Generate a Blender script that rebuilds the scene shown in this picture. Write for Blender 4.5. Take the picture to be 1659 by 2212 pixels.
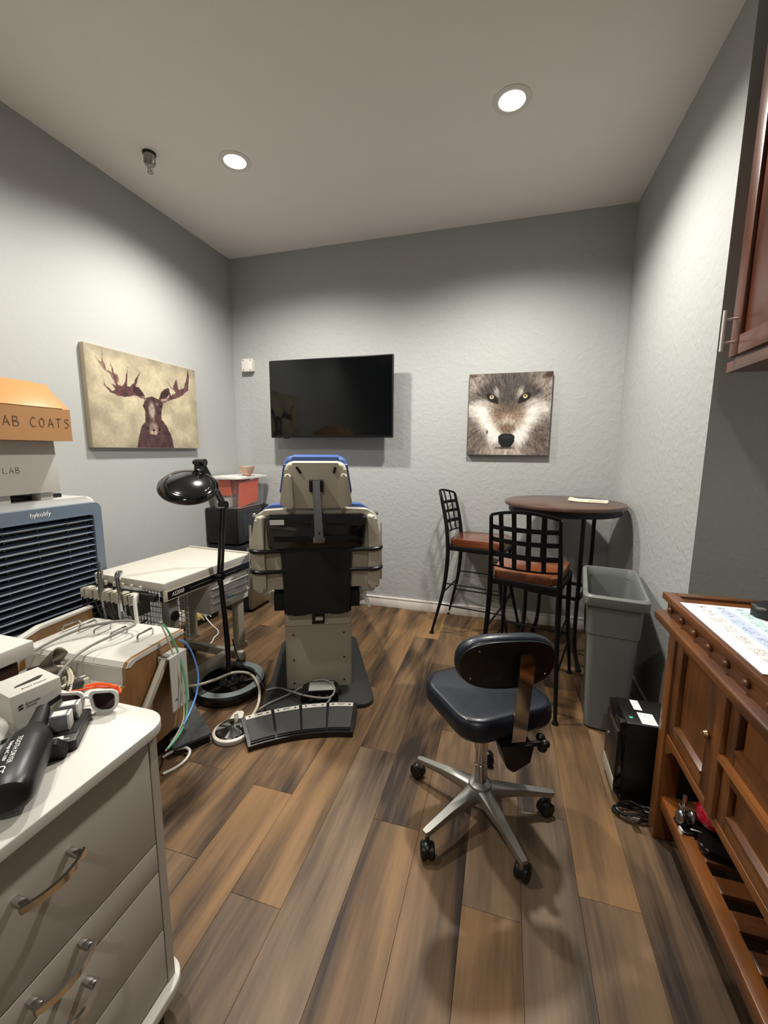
import bpy, bmesh, math, random
import numpy as np
from mathutils import Matrix, Vector
random.seed(7)
for _o in list(bpy.data.objects):
    bpy.data.objects.remove(_o)
SC = bpy.context.scene
COL = SC.collection

# ------------------------------------------------------------------ camera
CAM_H = 1.38
def cam_axes(yaw, pitch, roll):
    f = Vector((math.sin(yaw)*math.cos(pitch), math.cos(yaw)*math.cos(pitch), math.sin(pitch)))
    r = Vector((math.cos(yaw), -math.sin(yaw), 0)); u = r.cross(f)
    c, s = math.cos(roll), math.sin(roll)
    return c*r + s*u, -s*r + c*u, f
cd = bpy.data.cameras.new('camera'); cam = bpy.data.objects.new('camera', cd); COL.objects.link(cam)
_r, _u, _f = cam_axes(-0.28243, -0.14744, 0.00724)
cam.matrix_world = Matrix(((_r.x, _u.x, -_f.x, 0), (_r.y, _u.y, -_f.y, 0), (_r.z, _u.z, -_f.z, CAM_H), (0, 0, 0, 1)))
cd.sensor_fit = 'VERTICAL'; cd.sensor_height = 24.0; cd.lens = 895.7/2212*24.0
cd.clip_start = 0.02
SC.camera = cam

# ------------------------------------------------------------------ world, exposure
w = bpy.data.worlds.new('world'); SC.world = w; w.use_nodes = True
w.node_tree.nodes['Background'].inputs[0].default_value = (0.9, 0.92, 1, 1)
w.node_tree.nodes['Background'].inputs[1].default_value = 0.02
SC.view_settings.view_transform = 'Standard'; SC.view_settings.look = 'None'
SC.view_settings.gamma = 1.0; SC.view_settings.use_curve_mapping = False
SC.view_settings.exposure = 0.12

# room sizes (metres): x to the right along the back wall, y away from the camera
XL, XR, YB, ZC = -2.433, 0.776, 3.412, 3.043
XA, YR, YF = 1.12, 2.0, -1.9          # alcove wall, return wall, wall behind the camera
LAMPS = [(-1.60, 2.34, 1.05), (-0.053, 2.331, 1.15), (-1.66, 0.95, 0.52), (-0.053, -1.1, 0.6)]
LAMP_W = 212.0

# ------------------------------------------------------------------ material helpers
def lin(c):
    if isinstance(c, str):
        c = [int(c[i:i+2], 16)/255 for i in (0, 2, 4)]
    return tuple(((x/12.92) if x <= 0.04045 else ((x+0.055)/1.055)**2.4) for x in c) + (1.0,)
MATS = {}
def mat(name, col, rough=0.5, metal=0.0, var=0.06, vscale=9.0, bump=0.0, bscale=60.0, coat=0.0, trans=0.0, ior=1.45, spec=0.5, emit=None, estr=0.0):
    if name in MATS: return MATS[name]
    m = bpy.data.materials.new(name); m.use_nodes = True; nt = m.node_tree; N = nt.nodes; L = nt.links
    b = N['Principled BSDF']; c = lin(col)
    b.inputs['Roughness'].default_value = rough; b.inputs['Metallic'].default_value = metal
    b.inputs['Coat Weight'].default_value = coat; b.inputs['Coat Roughness'].default_value = 0.08
    b.inputs['Transmission Weight'].default_value = trans; b.inputs['IOR'].default_value = ior
    b.inputs['Specular IOR Level'].default_value = spec
    tc = N.new('ShaderNodeTexCoord')
    if var > 0:
        n = N.new('ShaderNodeTexNoise'); n.inputs['Scale'].default_value = vscale; n.inputs['Detail'].default_value = 4
        L.new(tc.outputs['Object'], n.inputs['Vector'])
        mx = N.new('ShaderNodeMix'); mx.data_type = 'RGBA'
        mx.inputs[6].default_value = tuple(max(0, v*(1-var*2)) for v in c[:3]) + (1,)
        mx.inputs[7].default_value = tuple(min(1, v*(1+var*2)) for v in c[:3]) + (1,)
        L.new(n.outputs['Fac'], mx.inputs[0]); L.new(mx.outputs[2], b.inputs['Base Color'])
    else:
        b.inputs['Base Color'].default_value = c
    if bump > 0:
        n2 = N.new('ShaderNodeTexNoise'); n2.inputs['Scale'].default_value = bscale; n2.inputs['Detail'].default_value = 5
        L.new(tc.outputs['Object'], n2.inputs['Vector'])
        bp = N.new('ShaderNodeBump'); bp.inputs['Strength'].default_value = bump; bp.inputs['Distance'].default_value = 0.004
        L.new(n2.outputs['Fac'], bp.inputs['Height']); L.new(bp.outputs['Normal'], b.inputs['Normal'])
    if emit:
        b.inputs['Emission Color'].default_value = lin(emit); b.inputs['Emission Strength'].default_value = estr
    MATS[name] = m
    return m

def wall_mat(name, col, tex):
    m = bpy.data.materials.new(name); m.use_nodes = True; nt = m.node_tree; N = nt.nodes; L = nt.links
    b = N['Principled BSDF']; b.inputs['Roughness'].default_value = 0.62; b.inputs['Base Color'].default_value = lin(col)
    b.inputs['Specular IOR Level'].default_value = 0.35
    tc = N.new('ShaderNodeTexCoord')
    n1 = N.new('ShaderNodeTexNoise'); n1.inputs['Scale'].default_value = 30; n1.inputs['Detail'].default_value = 6; n1.inputs['Distortion'].default_value = 0.3
    n2 = N.new('ShaderNodeTexNoise'); n2.inputs['Scale'].default_value = 110; n2.inputs['Detail'].default_value = 3
    L.new(tc.outputs['Object'], n1.inputs['Vector']); L.new(tc.outputs['Object'], n2.inputs['Vector'])
    cr = N.new('ShaderNodeValToRGB'); cr.color_ramp.elements[0].position = 0.45; cr.color_ramp.elements[1].position = 0.62
    L.new(n1.outputs['Fac'], cr.inputs['Fac'])
    a = N.new('ShaderNodeMath'); a.operation = 'MULTIPLY_ADD'; a.inputs[1].default_value = 0.22
    L.new(n2.outputs['Fac'], a.inputs[0]); L.new(cr.outputs['Color'], a.inputs[2])
    bp = N.new('ShaderNodeBump'); bp.inputs['Strength'].default_value = tex; bp.inputs['Distance'].default_value = 0.004
    L.new(a.outputs[0], bp.inputs['Height']); L.new(bp.outputs['Normal'], b.inputs['Normal'])
    return m

def wood_mat(name, dark, light, axis='Z', rough=0.35, coat=0.25, scale=3.0, use_object_color=False, spec=0.5):
    """grain streaks running along one object axis"""
    if name in MATS: return MATS[name]
    m = bpy.data.materials.new(name); m.use_nodes = True; nt = m.node_tree; N = nt.nodes; L = nt.links
    b = N['Principled BSDF']; b.inputs['Roughness'].default_value = rough; b.inputs['Coat Weight'].default_value = coat
    b.inputs['Coat Roughness'].default_value = 0.2; b.inputs['Specular IOR Level'].default_value = spec
    tc = N.new('ShaderNodeTexCoord'); oi = N.new('ShaderNodeObjectInfo')
    off = N.new('ShaderNodeVectorMath'); off.operation = 'SCALE'; off.inputs[0].default_value = (37.0, 19.0, 53.0)
    L.new(oi.outputs['Random'], off.inputs['Scale'])
    ad = N.new('ShaderNodeVectorMath'); ad.operation = 'ADD'
    L.new(tc.outputs['Object'], ad.inputs[0]); L.new(off.outputs[0], ad.inputs[1])
    def streak(across, along, detail, dist=0.4):
        mp = N.new('ShaderNodeMapping')
        s = [across]*3; s['XYZ'.index(axis)] = along; mp.inputs['Scale'].default_value = s
        L.new(ad.outputs[0], mp.inputs['Vector'])
        n = N.new('ShaderNodeTexNoise'); n.inputs['Scale'].default_value = scale; n.inputs['Detail'].default_value = detail; n.inputs['Distortion'].default_value = dist
        L.new(mp.outputs['Vector'], n.inputs['Vector'])
        return n
    big = streak(2.6, 0.5, 3, 0.6); fine = streak(26, 1.4, 6, 0.8); mid = streak(8.0, 0.75, 4, 0.7)
    k = N.new('ShaderNodeMath'); k.operation = 'MULTIPLY_ADD'; k.inputs[1].default_value = 0.55 if not use_object_color else 0.6
    L.new(fine.outputs['Fac'], k.inputs[0])
    k2 = N.new('ShaderNodeMath'); k2.operation = 'MULTIPLY_ADD'; k2.inputs[1].default_value = 2.5 if use_object_color else 2.3; k2.inputs[2].default_value = -1.46 if use_object_color else -0.98
    L.new(big.outputs['Fac'], k2.inputs[0]); L.new(k2.outputs[0], k.inputs[2])
    fac = k.outputs[0]
    if use_object_color:
        k3 = N.new('ShaderNodeMath'); k3.operation = 'MULTIPLY_ADD'; k3.inputs[1].default_value = 0.6
        L.new(mid.outputs['Fac'], k3.inputs[0]); L.new(fac, k3.inputs[2]); fac = k3.outputs[0]
    mx = N.new('ShaderNodeMix'); mx.data_type = 'RGBA'; mx.inputs[6].default_value = lin(dark); mx.inputs[7].default_value = lin(light)
    if use_object_color:
        sp = N.new('ShaderNodeSeparateColor'); L.new(oi.outputs['Color'], sp.inputs[0])
        a2 = N.new('ShaderNodeMath'); a2.operation = 'ADD'; a2.use_clamp = True
        L.new(fac, a2.inputs[0]); L.new(sp.outputs[0], a2.inputs[1]); fac = a2.outputs[0]
        # green channel of the object colour: how grey the plank is
        gm = N.new('ShaderNodeMix'); gm.data_type = 'RGBA'; L.new(sp.outputs[1], gm.inputs[0])
        gm.inputs[6].default_value = lin(light); gm.inputs[7].default_value = lin('776A5B'); L.new(gm.outputs[2], mx.inputs[7])
    else:
        c0 = N.new('ShaderNodeClamp'); L.new(fac, c0.inputs[0]); fac = c0.outputs[0]
    L.new(fac, mx.inputs[0]); L.new(mx.outputs[2], b.inputs['Base Color'])
    bp = N.new('ShaderNodeBump'); bp.inputs['Strength'].default_value = 0.12; bp.inputs['Distance'].default_value = 0.002
    L.new(fine.outputs['Fac'], bp.inputs['Height']); L.new(bp.outputs['Normal'], b.inputs['Normal'])
    MATS[name] = m
    return m

def glass_mat(name, col, alpha, rough=0.1):
    m = bpy.data.materials.new(name); m.use_nodes = True; N = m.node_tree.nodes; L = m.node_tree.links
    b = N['Principled BSDF']; b.inputs['Base Color'].default_value = lin(col); b.inputs['Roughness'].default_value = rough
    b.inputs['Alpha'].default_value = alpha
    tc = N.new('ShaderNodeTexCoord'); n = N.new('ShaderNodeTexNoise'); n.inputs['Scale'].default_value = 14
    L.new(tc.outputs['Object'], n.inputs['Vector'])
    mr = N.new('ShaderNodeMapRange'); mr.inputs['To Min'].default_value = alpha*0.85; mr.inputs['To Max'].default_value = min(1, alpha*1.15)
    L.new(n.outputs['Fac'], mr.inputs['Value']); L.new(mr.outputs[0], b.inputs['Alpha'])
    MATS[name] = m
    return m

# ------------------------------------------------------------------ mesh helpers
I4 = Matrix.Identity(4)
def frame(o, x, y):
    x = Vector(x).normalized(); y = Vector(y).normalized(); z = x.cross(y)
    return Matrix(((x.x, y.x, z.x, o[0]), (x.y, y.y, z.y, o[1]), (x.z, y.z, z.z, o[2]), (0, 0, 0, 1)))
XZ = Matrix(((1, 0, 0, 0), (0, 0, 1, 0), (0, 1, 0, 0), (0, 0, 0, 1)))   # local (a,b,c) -> (a,c,b): a polygon drawn in x,z and extruded along y
YZ = Matrix(((0, 0, 1, 0), (1, 0, 0, 0), (0, 1, 0, 0), (0, 0, 0, 1)))   # local (a,b,c) -> (c,a,b): drawn in y,z, extruded along x
def B(): return bmesh.new()
def _bev(bm, edges, w, seg):
    if w > 0 and edges:
        bmesh.ops.bevel(bm, geom=list(edges), offset=w, offset_type='OFFSET', segments=seg, profile=0.5, affect='EDGES', clamp_overlap=True)
def box(bm, lo, hi, bev=0.0, seg=2, M=I4):
    c = [(a+b)/2 for a, b in zip(lo, hi)]; s = [abs(b-a) for a, b in zip(lo, hi)]
    T = M @ Matrix.Translation(c) @ Matrix.Diagonal((s[0], s[1], s[2], 1))
    g = bmesh.ops.create_cube(bm, size=1.0, matrix=T)
    es = set(e for v in g['verts'] for e in v.link_edges)
    _bev(bm, es, bev, seg)
    return bm
def prism(bm, poly, z0, z1, M=I4, bev=0.0, seg=2, bev_top=True, bev_bot=True):
    a = [bm.verts.new(M @ Vector((p[0], p[1], z0))) for p in poly]
    b = [bm.verts.new(M @ Vector((p[0], p[1], z1))) for p in poly]
    n = len(poly); fb = bm.faces.new(a[::-1]); ft = bm.faces.new(b)
    for i in range(n): bm.faces.new((a[i], a[(i+1) % n], b[(i+1) % n], b[i]))
    es = set()
    if bev_top: es |= set(ft.edges)
    if bev_bot: es |= set(fb.edges)
    _bev(bm, es, bev, seg)
    return bm
def rpoly(pts, r, n=5):
    """round the corners of a polygon; r is one radius or one per corner"""
    out = []; N = len(pts)
    for i in range(N):
        p = Vector(pts[i][:2]); a = Vector(pts[i-1][:2]); b = Vector(pts[(i+1) % N][:2])
        rr = r[i] if isinstance(r, (list, tuple)) else r
        da = (a-p); db = (b-p); la, lb = da.length, db.length; da /= la; db /= lb
        ang = math.acos(max(-1, min(1, da.dot(db))))
        if rr <= 0 or ang > math.pi-0.02: out.append((p.x, p.y)); continue
        t = min(rr/math.tan(ang/2), la*0.49, lb*0.49); r2 = t*math.tan(ang/2)
        c = p + (da+db).normalized()*(r2/math.sin(ang/2))
        s, e = p+da*t-c, p+db*t-c
        a0 = math.atan2(s.y, s.x); a1 = math.atan2(e.y, e.x); d = (a1-a0+math.pi) % (2*math.pi)-math.pi
        for k in range(n+1):
            q = a0+d*k/n; out.append((c.x+r2*math.cos(q), c.y+r2*math.sin(q)))
    return out
def rect(x0, x1, y0, y1, r=0.0, n=5):
    p = [(x0, y0), (x1, y0), (x1, y1), (x0, y1)]
    return rpoly(p, r, n) if r > 0 else p
def loft(bm, rings, closed=True, cap=True, loop=False):
    R = [[bm.verts.new(Vector(p)) for p in ring] for ring in rings]
    m = len(R); n = len(R[0])
    for i in range(m if loop else m-1):
        A, Bq = R[i], R[(i+1) % m]
        for j in range(n if closed else n-1):
            bm.faces.new((A[j], A[(j+1) % n], Bq[(j+1) % n], Bq[j]))
    if cap and closed and not loop:
        bm.faces.new(R[0][::-1]); bm.faces.new(R[-1])
    return bm
def lathe(bm, prof, seg=32, M=I4, cap=True):
    rings = [[M @ Vector((r*math.cos(2*math.pi*k/seg), r*math.sin(2*math.pi*k/seg), z)) for k in range(seg)] for r, z in prof]
    return loft(bm, rings, True, cap)
def cyl(bm, p0, p1, r0, r1=None, seg=16, M=I4):
    p0 = M @ Vector(p0); p1 = M @ Vector(p1); r1 = r0 if r1 is None else r1
    d = (p1-p0).normalized(); a = d.orthogonal().normalized(); b = d.cross(a)
    rings = [[p+(a*math.cos(2*math.pi*k/seg)+b*math.sin(2*math.pi*k/seg))*r for k in range(seg)] for p, r in ((p0, r0), (p1, r1))]
    return loft(bm, rings)
def spline(pts, n=8, closed=False):
    P = [Vector(p) for p in pts]; out = []; m = len(P)
    g = (lambda i: P[i % m]) if closed else (lambda i: P[max(0, min(m-1, i))])
    for i in range(m if closed else m-1):
        a, b, c, d = g(i-1), g(i), g(i+1), g(i+2)
        for k in range(n):
            t = k/n
            out.append(0.5*((2*b)+(c-a)*t+(2*a-5*b+4*c-d)*t*t+(3*b-a-3*c+d)*t**3))
    if not closed: out.append(P[-1])
    return out
def tube(bm, pts, r, seg=8, smooth=6, closed=False, M=I4, flat=1.0):
    P = [M @ Vector(p) for p in pts]
    rs = r if isinstance(r, (list, tuple)) else [r]*len(P)
    if smooth > 1 and len(P) > 2:
        Q = spline(P, smooth, closed); m = len(P); R2 = []
        for i in range(len(Q)):
            f = i/smooth; i0 = int(f) % m; i1 = (i0+1) % m if closed else min(m-1, i0+1)
            R2.append(rs[i0]*(1-(f-int(f)))+rs[i1]*(f-int(f)))
        P, rs = Q, R2
    n = len(P); rings = []; nrm = None
    for i in range(n):
        a = P[(i-1) % n] if closed else P[max(0, i-1)]; b = P[(i+1) % n] if closed else P[min(n-1, i+1)]
        t = (b-a).normalized() if (b-a).length > 1e-9 else Vector((0, 0, 1))
        if nrm is None: nrm = t.orthogonal().normalized()
        nrm = (nrm-t*nrm.dot(t)).normalized(); bi = t.cross(nrm)
        rings.append([P[i]+(nrm*math.cos(2*math.pi*k/seg)+bi*math.sin(2*math.pi*k/seg)*flat)*rs[i] for k in range(seg)])
    return loft(bm, rings, True, not closed, closed)
def cushion(bm, outline, z0, z1, M, r, dome=0.0, n=5, func=None):
    """pad with fully rounded edges over a roughly convex outline"""
    def ring(f_inset, z, k=1.0):
        out = []
        for x, y in outline:
            l = math.hypot(x, y); q = max(0.0, 1-f_inset/l)*k; p = Vector((x*q, y*q, z))
            if func: p = func(p)
            out.append(M @ p)
        return out
    R = []
    for i in range(n+1):
        a = math.pi/2*i/n; R.append(ring(r*(1-math.sin(a)), z0+r*(1-math.cos(a))))
    for i in range(n+1):
        a = math.pi/2*i/n; R.append(ring(r*(1-math.cos(a)), z1-r*(1-math.sin(a))))
    for k in (0.85, 0.65, 0.45, 0.25, 0.05): R.append(ring(r, z1+dome*(1-k*k), k))
    return loft(bm, R)
def scale_thing(t, sx, sy, sz):
    S = Matrix.Diagonal((sx, sy, sz, 1))
    for o in t.children_recursive:
        o.data.transform(S @ o.matrix_basis); o.matrix_basis = Matrix.Identity(4)
def ball(bm, c, r, M=I4, u=16, v=10):
    r = (r, r, r) if not isinstance(r, (list, tuple)) else r
    bmesh.ops.create_uvsphere(bm, u_segments=u, v_segments=v, radius=1.0, matrix=M @ Matrix.Translation(c) @ Matrix.Diagonal((r[0], r[1], r[2], 1)))
    return bm
def bar(bm, p0, p1, wx, wy, up=(0, 0, 1), bev=0.0, M=I4):
    """rectangular bar from p0 to p1"""
    p0 = Vector(p0); p1 = Vector(p1); d = (p1-p0); l = d.length; d.normalize(); up = Vector(up)
    s = d.cross(up)
    if s.length < 1e-4: s = d.cross(Vector((1, 0, 0)))
    s.normalize(); u = s.cross(d)
    T = Matrix(((s.x, u.x, d.x, p0.x), (s.y, u.y, d.y, p0.y), (s.z, u.z, d.z, p0.z), (0, 0, 0, 1)))
    return box(bm, (-wx/2, -wy/2, 0), (wx/2, wy/2, l), bev, 2, M @ T)
def obj(name, bm, m, parent=None, smooth=True, angle=35, M=None):
    bmesh.ops.remove_doubles(bm, verts=bm.verts, dist=1e-6)
    bmesh.ops.recalc_face_normals(bm, faces=bm.faces)
    me = bpy.data.meshes.new(name); bm.to_mesh(me); bm.free()
    if smooth:
        me.shade_smooth(); me.set_sharp_from_angle(angle=math.radians(angle))
    me.materials.append(m)
    o = bpy.data.objects.new(name, me); COL.objects.link(o)
    if parent: o.parent = parent
    if M is not None: o.matrix_basis = M
    return o
def tag(o, label=None, cat=None, group=None, kind=None):
    if label: o['label'] = label
    if cat: o['category'] = cat
    if group: o['group'] = group
    if kind: o['kind'] = kind
    return o
def thing(name, label, cat, loc=(0, 0, 0), rz=0.0, group=None):
    o = bpy.data.objects.new(name, None); COL.objects.link(o); o.empty_display_size = 0.1
    o.location = loc; o.rotation_euler = (0, 0, math.radians(rz))
    return tag(o, label, cat, group)
def struct(name, bm, m, label=None, smooth=False):
    return tag(obj(name, bm, m, None, smooth), label, None, None, 'structure')
def text(name, s, size, m, parent, M, depth=0.0004, align='CENTER', shear=0.0, sx=1.0):
    cu = bpy.data.curves.new('t', 'FONT'); cu.body = s; cu.size = size; cu.extrude = depth; cu.align_x = align; cu.align_y = 'CENTER'; cu.shear = shear
    cu.resolution_u = 3
    t = bpy.data.objects.new('t', cu); COL.objects.link(t)
    dg = bpy.context.evaluated_depsgraph_get(); dg.update()
    me = bpy.data.meshes.new_from_object(t.evaluated_get(dg)); bpy.data.objects.remove(t); bpy.data.curves.remove(cu)
    me.transform(Matrix.Diagonal((sx, 1, 1, 1))); me.name = name; me.materials.clear(); me.materials.append(m)
    o = bpy.data.objects.new(name, me); COL.objects.link(o); o.parent = parent; o.matrix_basis = M
    return o
def print_mat():
    if 'print' in MATS: return MATS['print']
    m = bpy.data.materials.new('printed_surface'); m.use_nodes = True; N = m.node_tree.nodes; L = m.node_tree.links
    a = N.new('ShaderNodeVertexColor'); a.layer_name = 'Col'; b = N['Principled BSDF']; b.inputs['Roughness'].default_value = 0.6
    b.inputs['Specular IOR Level'].default_value = 0.25
    L.new(a.outputs['Color'], b.inputs['Base Color']); MATS['print'] = m
    return m
def painted(name, wd, ht, nx, ny, func, parent, M, bend=None):
    """flat print: a fine grid whose colours are computed here"""
    u, v = np.meshgrid((np.arange(nx)+0.0)/(nx-1), (np.arange(ny)+0.0)/(ny-1))
    rgb = np.clip(func(u, v), 0, 1); rgb = np.where(rgb <= 0.04045, rgb/12.92, ((rgb+0.055)/1.055)**2.4)
    z = bend(u, v) if bend else np.zeros_like(u)
    co = np.stack([(u-0.5)*wd, (v-0.5)*ht, z], -1).reshape(-1, 3)
    idx = np.arange(nx*ny).reshape(ny, nx)
    q = np.stack([idx[:-1, :-1], idx[:-1, 1:], idx[1:, 1:], idx[1:, :-1]], -1).reshape(-1, 4)
    me = bpy.data.meshes.new(name); me.from_pydata(co.tolist(), [], q.tolist())
    at = me.color_attributes.new('Col', 'FLOAT_COLOR', 'POINT')
    at.data.foreach_set('color', np.concatenate([rgb.reshape(-1, 3), np.ones((nx*ny, 1))], 1).astype(np.float32).ravel())
    me.materials.append(print_mat())
    o = bpy.data.objects.new(name, me); COL.objects.link(o); o.parent = parent; o.matrix_basis = M
    return o
# numpy paint tools
_rs = np.random.RandomState(5)
_NT = _rs.rand(256, 256)
def vnoise(x, y):
    xi = np.floor(x).astype(int); yi = np.floor(y).astype(int); fx = x-xi; fy = y-yi
    fx = fx*fx*(3-2*fx); fy = fy*fy*(3-2*fy)
    g = lambda i, j: _NT[i % 256, j % 256]
    return (g(xi, yi)*(1-fx)+g(xi+1, yi)*fx)*(1-fy)+(g(xi, yi+1)*(1-fx)+g(xi+1, yi+1)*fx)*fy
def fbm(x, y, o=4):
    s = 0; a = 0.5
    for i in range(o): s = s+a*vnoise(x*2**i+17*i, y*2**i+31*i); a *= 0.5
    return s
def inpoly(u, v, pts):
    r = np.zeros(u.shape, bool); n = len(pts)
    for i in range(n):
        x0, y0 = pts[i]; x1, y1 = pts[(i+1) % n]
        if y0 == y1: continue
        c = ((y0 > v) != (y1 > v)) & (u < (x1-x0)*(v-y0)/(y1-y0)+x0)
        r ^= c
    return r
def ellw(u, v, cx, cy, rx, ry, soft=0.3, rot=0.0):
    c, s = math.cos(rot), math.sin(rot); du = u-cx; dv = v-cy
    d = np.sqrt(((du*c+dv*s)/rx)**2+((-du*s+dv*c)/ry)**2)
    return np.clip((1-d)/soft+0.5, 0, 1)
def mixc(img, col, a):
    return img*(1-a[..., None])+np.array(col)*a[..., None]
def hexc(h): return [int(h[i:i+2], 16)/255 for i in (0, 2, 4)]

# ------------------------------------------------------------------ materials
M_ceil = mat('ceiling_paint', 'E6E3DC', 0.8, var=0.01, bump=0.12, bscale=120)
M_wall = wall_mat('grey_knockdown_paint', 'A2A4A2', 0.26)
M_wall_s = wall_mat('grey_smooth_paint', 'A2A4A2', 0.07)
M_trim = mat('white_trim_paint', 'D8D4CC', 0.4, var=0.01)
M_black = mat('black_plastic', '0C0C0D', 0.35, var=0.1)
M_blackgloss = mat('gloss_black', '060607', 0.12, var=0.05, coat=0.6)
M_blackmat = mat('matte_black', '0E0E0F', 0.75, var=0.1, bump=0.15, bscale=200)
M_iron = mat('black_wrought_iron', '0B0B0C', 0.45, 0.3, var=0.1, bump=0.1, bscale=90)
M_chrome = mat('chrome', 'C9C9C9', 0.09, 1.0, var=0.02)
M_steel = mat('brushed_steel', '9B9B98', 0.33, 1.0, var=0.05)
M_nickel = mat('satin_nickel', 'D8D6D0', 0.4, 0.25, var=0.03)
M_alu = mat('cast_aluminium', 'A3A29C', 0.42, 1.0, var=0.05)
M_white = mat('white_laminate', 'C2C0B8', 0.42, var=0.015)
M_greyfront = mat('warm_grey_laminate', 'A8A297', 0.5, var=0.02)
M_whitepl = mat('white_plastic', 'CCCBC6', 0.35, var=0.02)
M_beige = mat('beige_plastic', 'B4AE9D', 0.42, var=0.03)
M_beigem = mat('beige_metal', 'A29D8D', 0.45, var=0.03)
M_cream = mat('cream_laminate', 'BAB6AB', 0.4, var=0.02)
M_greymetal = mat('grey_painted_metal', '7E7D76', 0.45, 0.2, var=0.03)
M_blue = mat('blue_vinyl', '3A548E', 0.4, var=0.04, bump=0.05, bscale=300)
M_navy = mat('navy_vinyl', '0D1520', 0.36, var=0.08, bump=0.08, bscale=350, coat=0.1)
M_bin = mat('grey_bin_plastic', '6A6E6A', 0.45, var=0.03, bump=0.05, bscale=250)
M_rubber = mat('dark_grey_rubber', '232423', 0.7, var=0.1, bump=0.2, bscale=180)
M_rubber2 = mat('pedal_rubber', '2E2E2C', 0.6, var=0.1, bump=0.3, bscale=400)
M_cool = mat('slate_blue_plastic', '5C6977', 0.42, var=0.02)
M_coold = mat('dark_blue_plastic', '1C2634', 0.4, var=0.05)
M_card = mat('brown_cardboard', '9C7248', 0.75, var=0.05, bump=0.05, bscale=40)
M_cardw = mat('white_cardboard', 'B6B4AC', 0.7, var=0.02)
M_tape = mat('clear_packing_tape', 'A8804E', 0.12, var=0.05, coat=0.5)
M_ink = mat('black_ink', '1A1512', 0.6, var=0.02)
M_inkw = mat('white_ink', 'DADAD6', 0.5, var=0.01)
M_cherry = wood_mat('cherry_wood_upright', '371D0B', '7C491D', 'Z', 0.38, 0.3)
M_cherryY = wood_mat('cherry_wood_long', '371D0B', '7C491D', 'Y', 0.38, 0.3)
M_cherryX = wood_mat('cherry_wood_cross', '351C0B', '7C491D', 'X', 0.4, 0.25)
M_walnut = wood_mat('dark_red_wood', '3C1C0E', '663520', 'Z', 0.35, 0.35)
M_seat = wood_mat('seat_wood', '4E2410', '7C4424', 'Y', 0.22, 0.7)
M_table = wood_mat('table_wood', '3A241A', '5A4034', 'X', 0.35, 0.3)
M_ply = wood_mat('oak_side', '75502B', '9C7648', 'Z', 0.5, 0.1)
M_darkwood = wood_mat('dark_brown_wood', '22100A', '3B1D10', 'Z', 0.4, 0.3)
M_plank = wood_mat('plank_vinyl', '261C15', '846542', 'Y', 0.55, 0.0, 2.2, True, 0.3)
M_gap = mat('plank_gap', '4A3C2E', 0.8, var=0.05)
M_clear = glass_mat('clear_plastic', 'E8E4E2', 0.09, 0.15)
M_clear2 = glass_mat('cloudy_plastic', 'DCDAD4', 0.45, 0.25)
M_orange = mat('orange_sheet', 'E4572A', 0.5, var=0.06)
M_bowl = glass_mat('peach_rubber', 'C9A890', 0.8, 0.3)
M_paper = mat('paper', 'C8C4BC', 0.8, var=0.02)
M_red = mat('gloss_red', 'A80F28', 0.12, var=0.03, coat=0.8)
M_lamp = mat('lamp_glow', 'FFFFFF', 0.5, var=0, emit='FFF4E0', estr=26)
M_screen = mat('tv_screen', '050607', 0.06, var=0.02)
M_hosew = mat('cream_hose', 'B5AE9A', 0.45, var=0.03)
M_hoseg = mat('grey_hose', '7C7A74', 0.45, var=0.03)
M_hosed = mat('dark_hose', '3A3833', 0.5, var=0.05)
M_green = mat('green_tube', '5FAE86', 0.35, var=0.03)
M_teal = mat('teal_tube', '6FB0A8', 0.35, var=0.03)
M_bluet = mat('blue_tube', '5B8FD0', 0.35, var=0.03)
M_lever = mat('pale_grey_plastic', 'B9B8B2', 0.4, var=0.02)
M_orangepl = mat('neon_orange_plastic', 'FF5A1F', 0.35, var=0.02)
M_lens = mat('mirror_lens', '3A2A30', 0.04, 0.6, var=0.1)
M_wire = mat('white_wire', 'D8D8D0', 0.4, var=0.02)
M_yellow = mat('yellowed_plastic', 'C9B46A', 0.4, var=0.03)

# ------------------------------------------------------------------ room shell
bm = B(); box(bm, (XL-0.1, YF-0.1, -0.12), (XA+0.1, YB+0.1, -0.0095)); floor = struct('floor', bm, M_gap)
bm = B(); box(bm, (XL-0.1, YF-0.1, ZC), (XA+0.1, YB+0.1, ZC+0.12)); struct('ceiling', bm, M_ceil)
bm = B(); box(bm, (XL-0.1, YF-0.1, -0.0095), (XL, YB+0.1, ZC)); struct('wall_left', bm, M_wall_s)
bm = B(); box(bm, (XL, YB, -0.0095), (XR, YB+0.1, ZC)); struct('wall_back', bm, M_wall)
bm = B(); box(bm, (XR, YR, -0.0095), (XA+0.1, YB+0.1, ZC)); struct('wall_right', bm, M_wall)
bm = B(); box(bm, (XA, YF-0.1, -0.0095), (XA+0.1, YR, ZC)); struct('wall_alcove', bm, M_wall)
bm = B(); box(bm, (XL, YF-0.1, -0.0095), (XA, YF, ZC)); struct('wall_front', bm, M_wall_s)
def baseboard(name, lo, hi, rail_lo, rail_hi):
    bm = B(); box(bm, lo, hi, 0.002); box(bm, rail_lo, rail_hi, 0.003)
    struct(name, bm, M_trim, None, True)
bh = 0.094
baseboard('baseboard_back', (XL, YB-0.012, 0), (XR, YB, bh-0.012), (XL, YB-0.015, bh-0.016), (XR, YB, bh))
baseboard('baseboard_left', (XL, YF, 0), (XL+0.012, YB-0.015, bh-0.012), (XL, YF, bh-0.016), (XL+0.015, YB-0.015, bh))
baseboard('baseboard_right', (XR-0.012, YR, 0), (XR, YB-0.015, bh-0.012), (XR-0.015, YR, bh-0.016), (XR, YB-0.015, bh))

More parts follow.
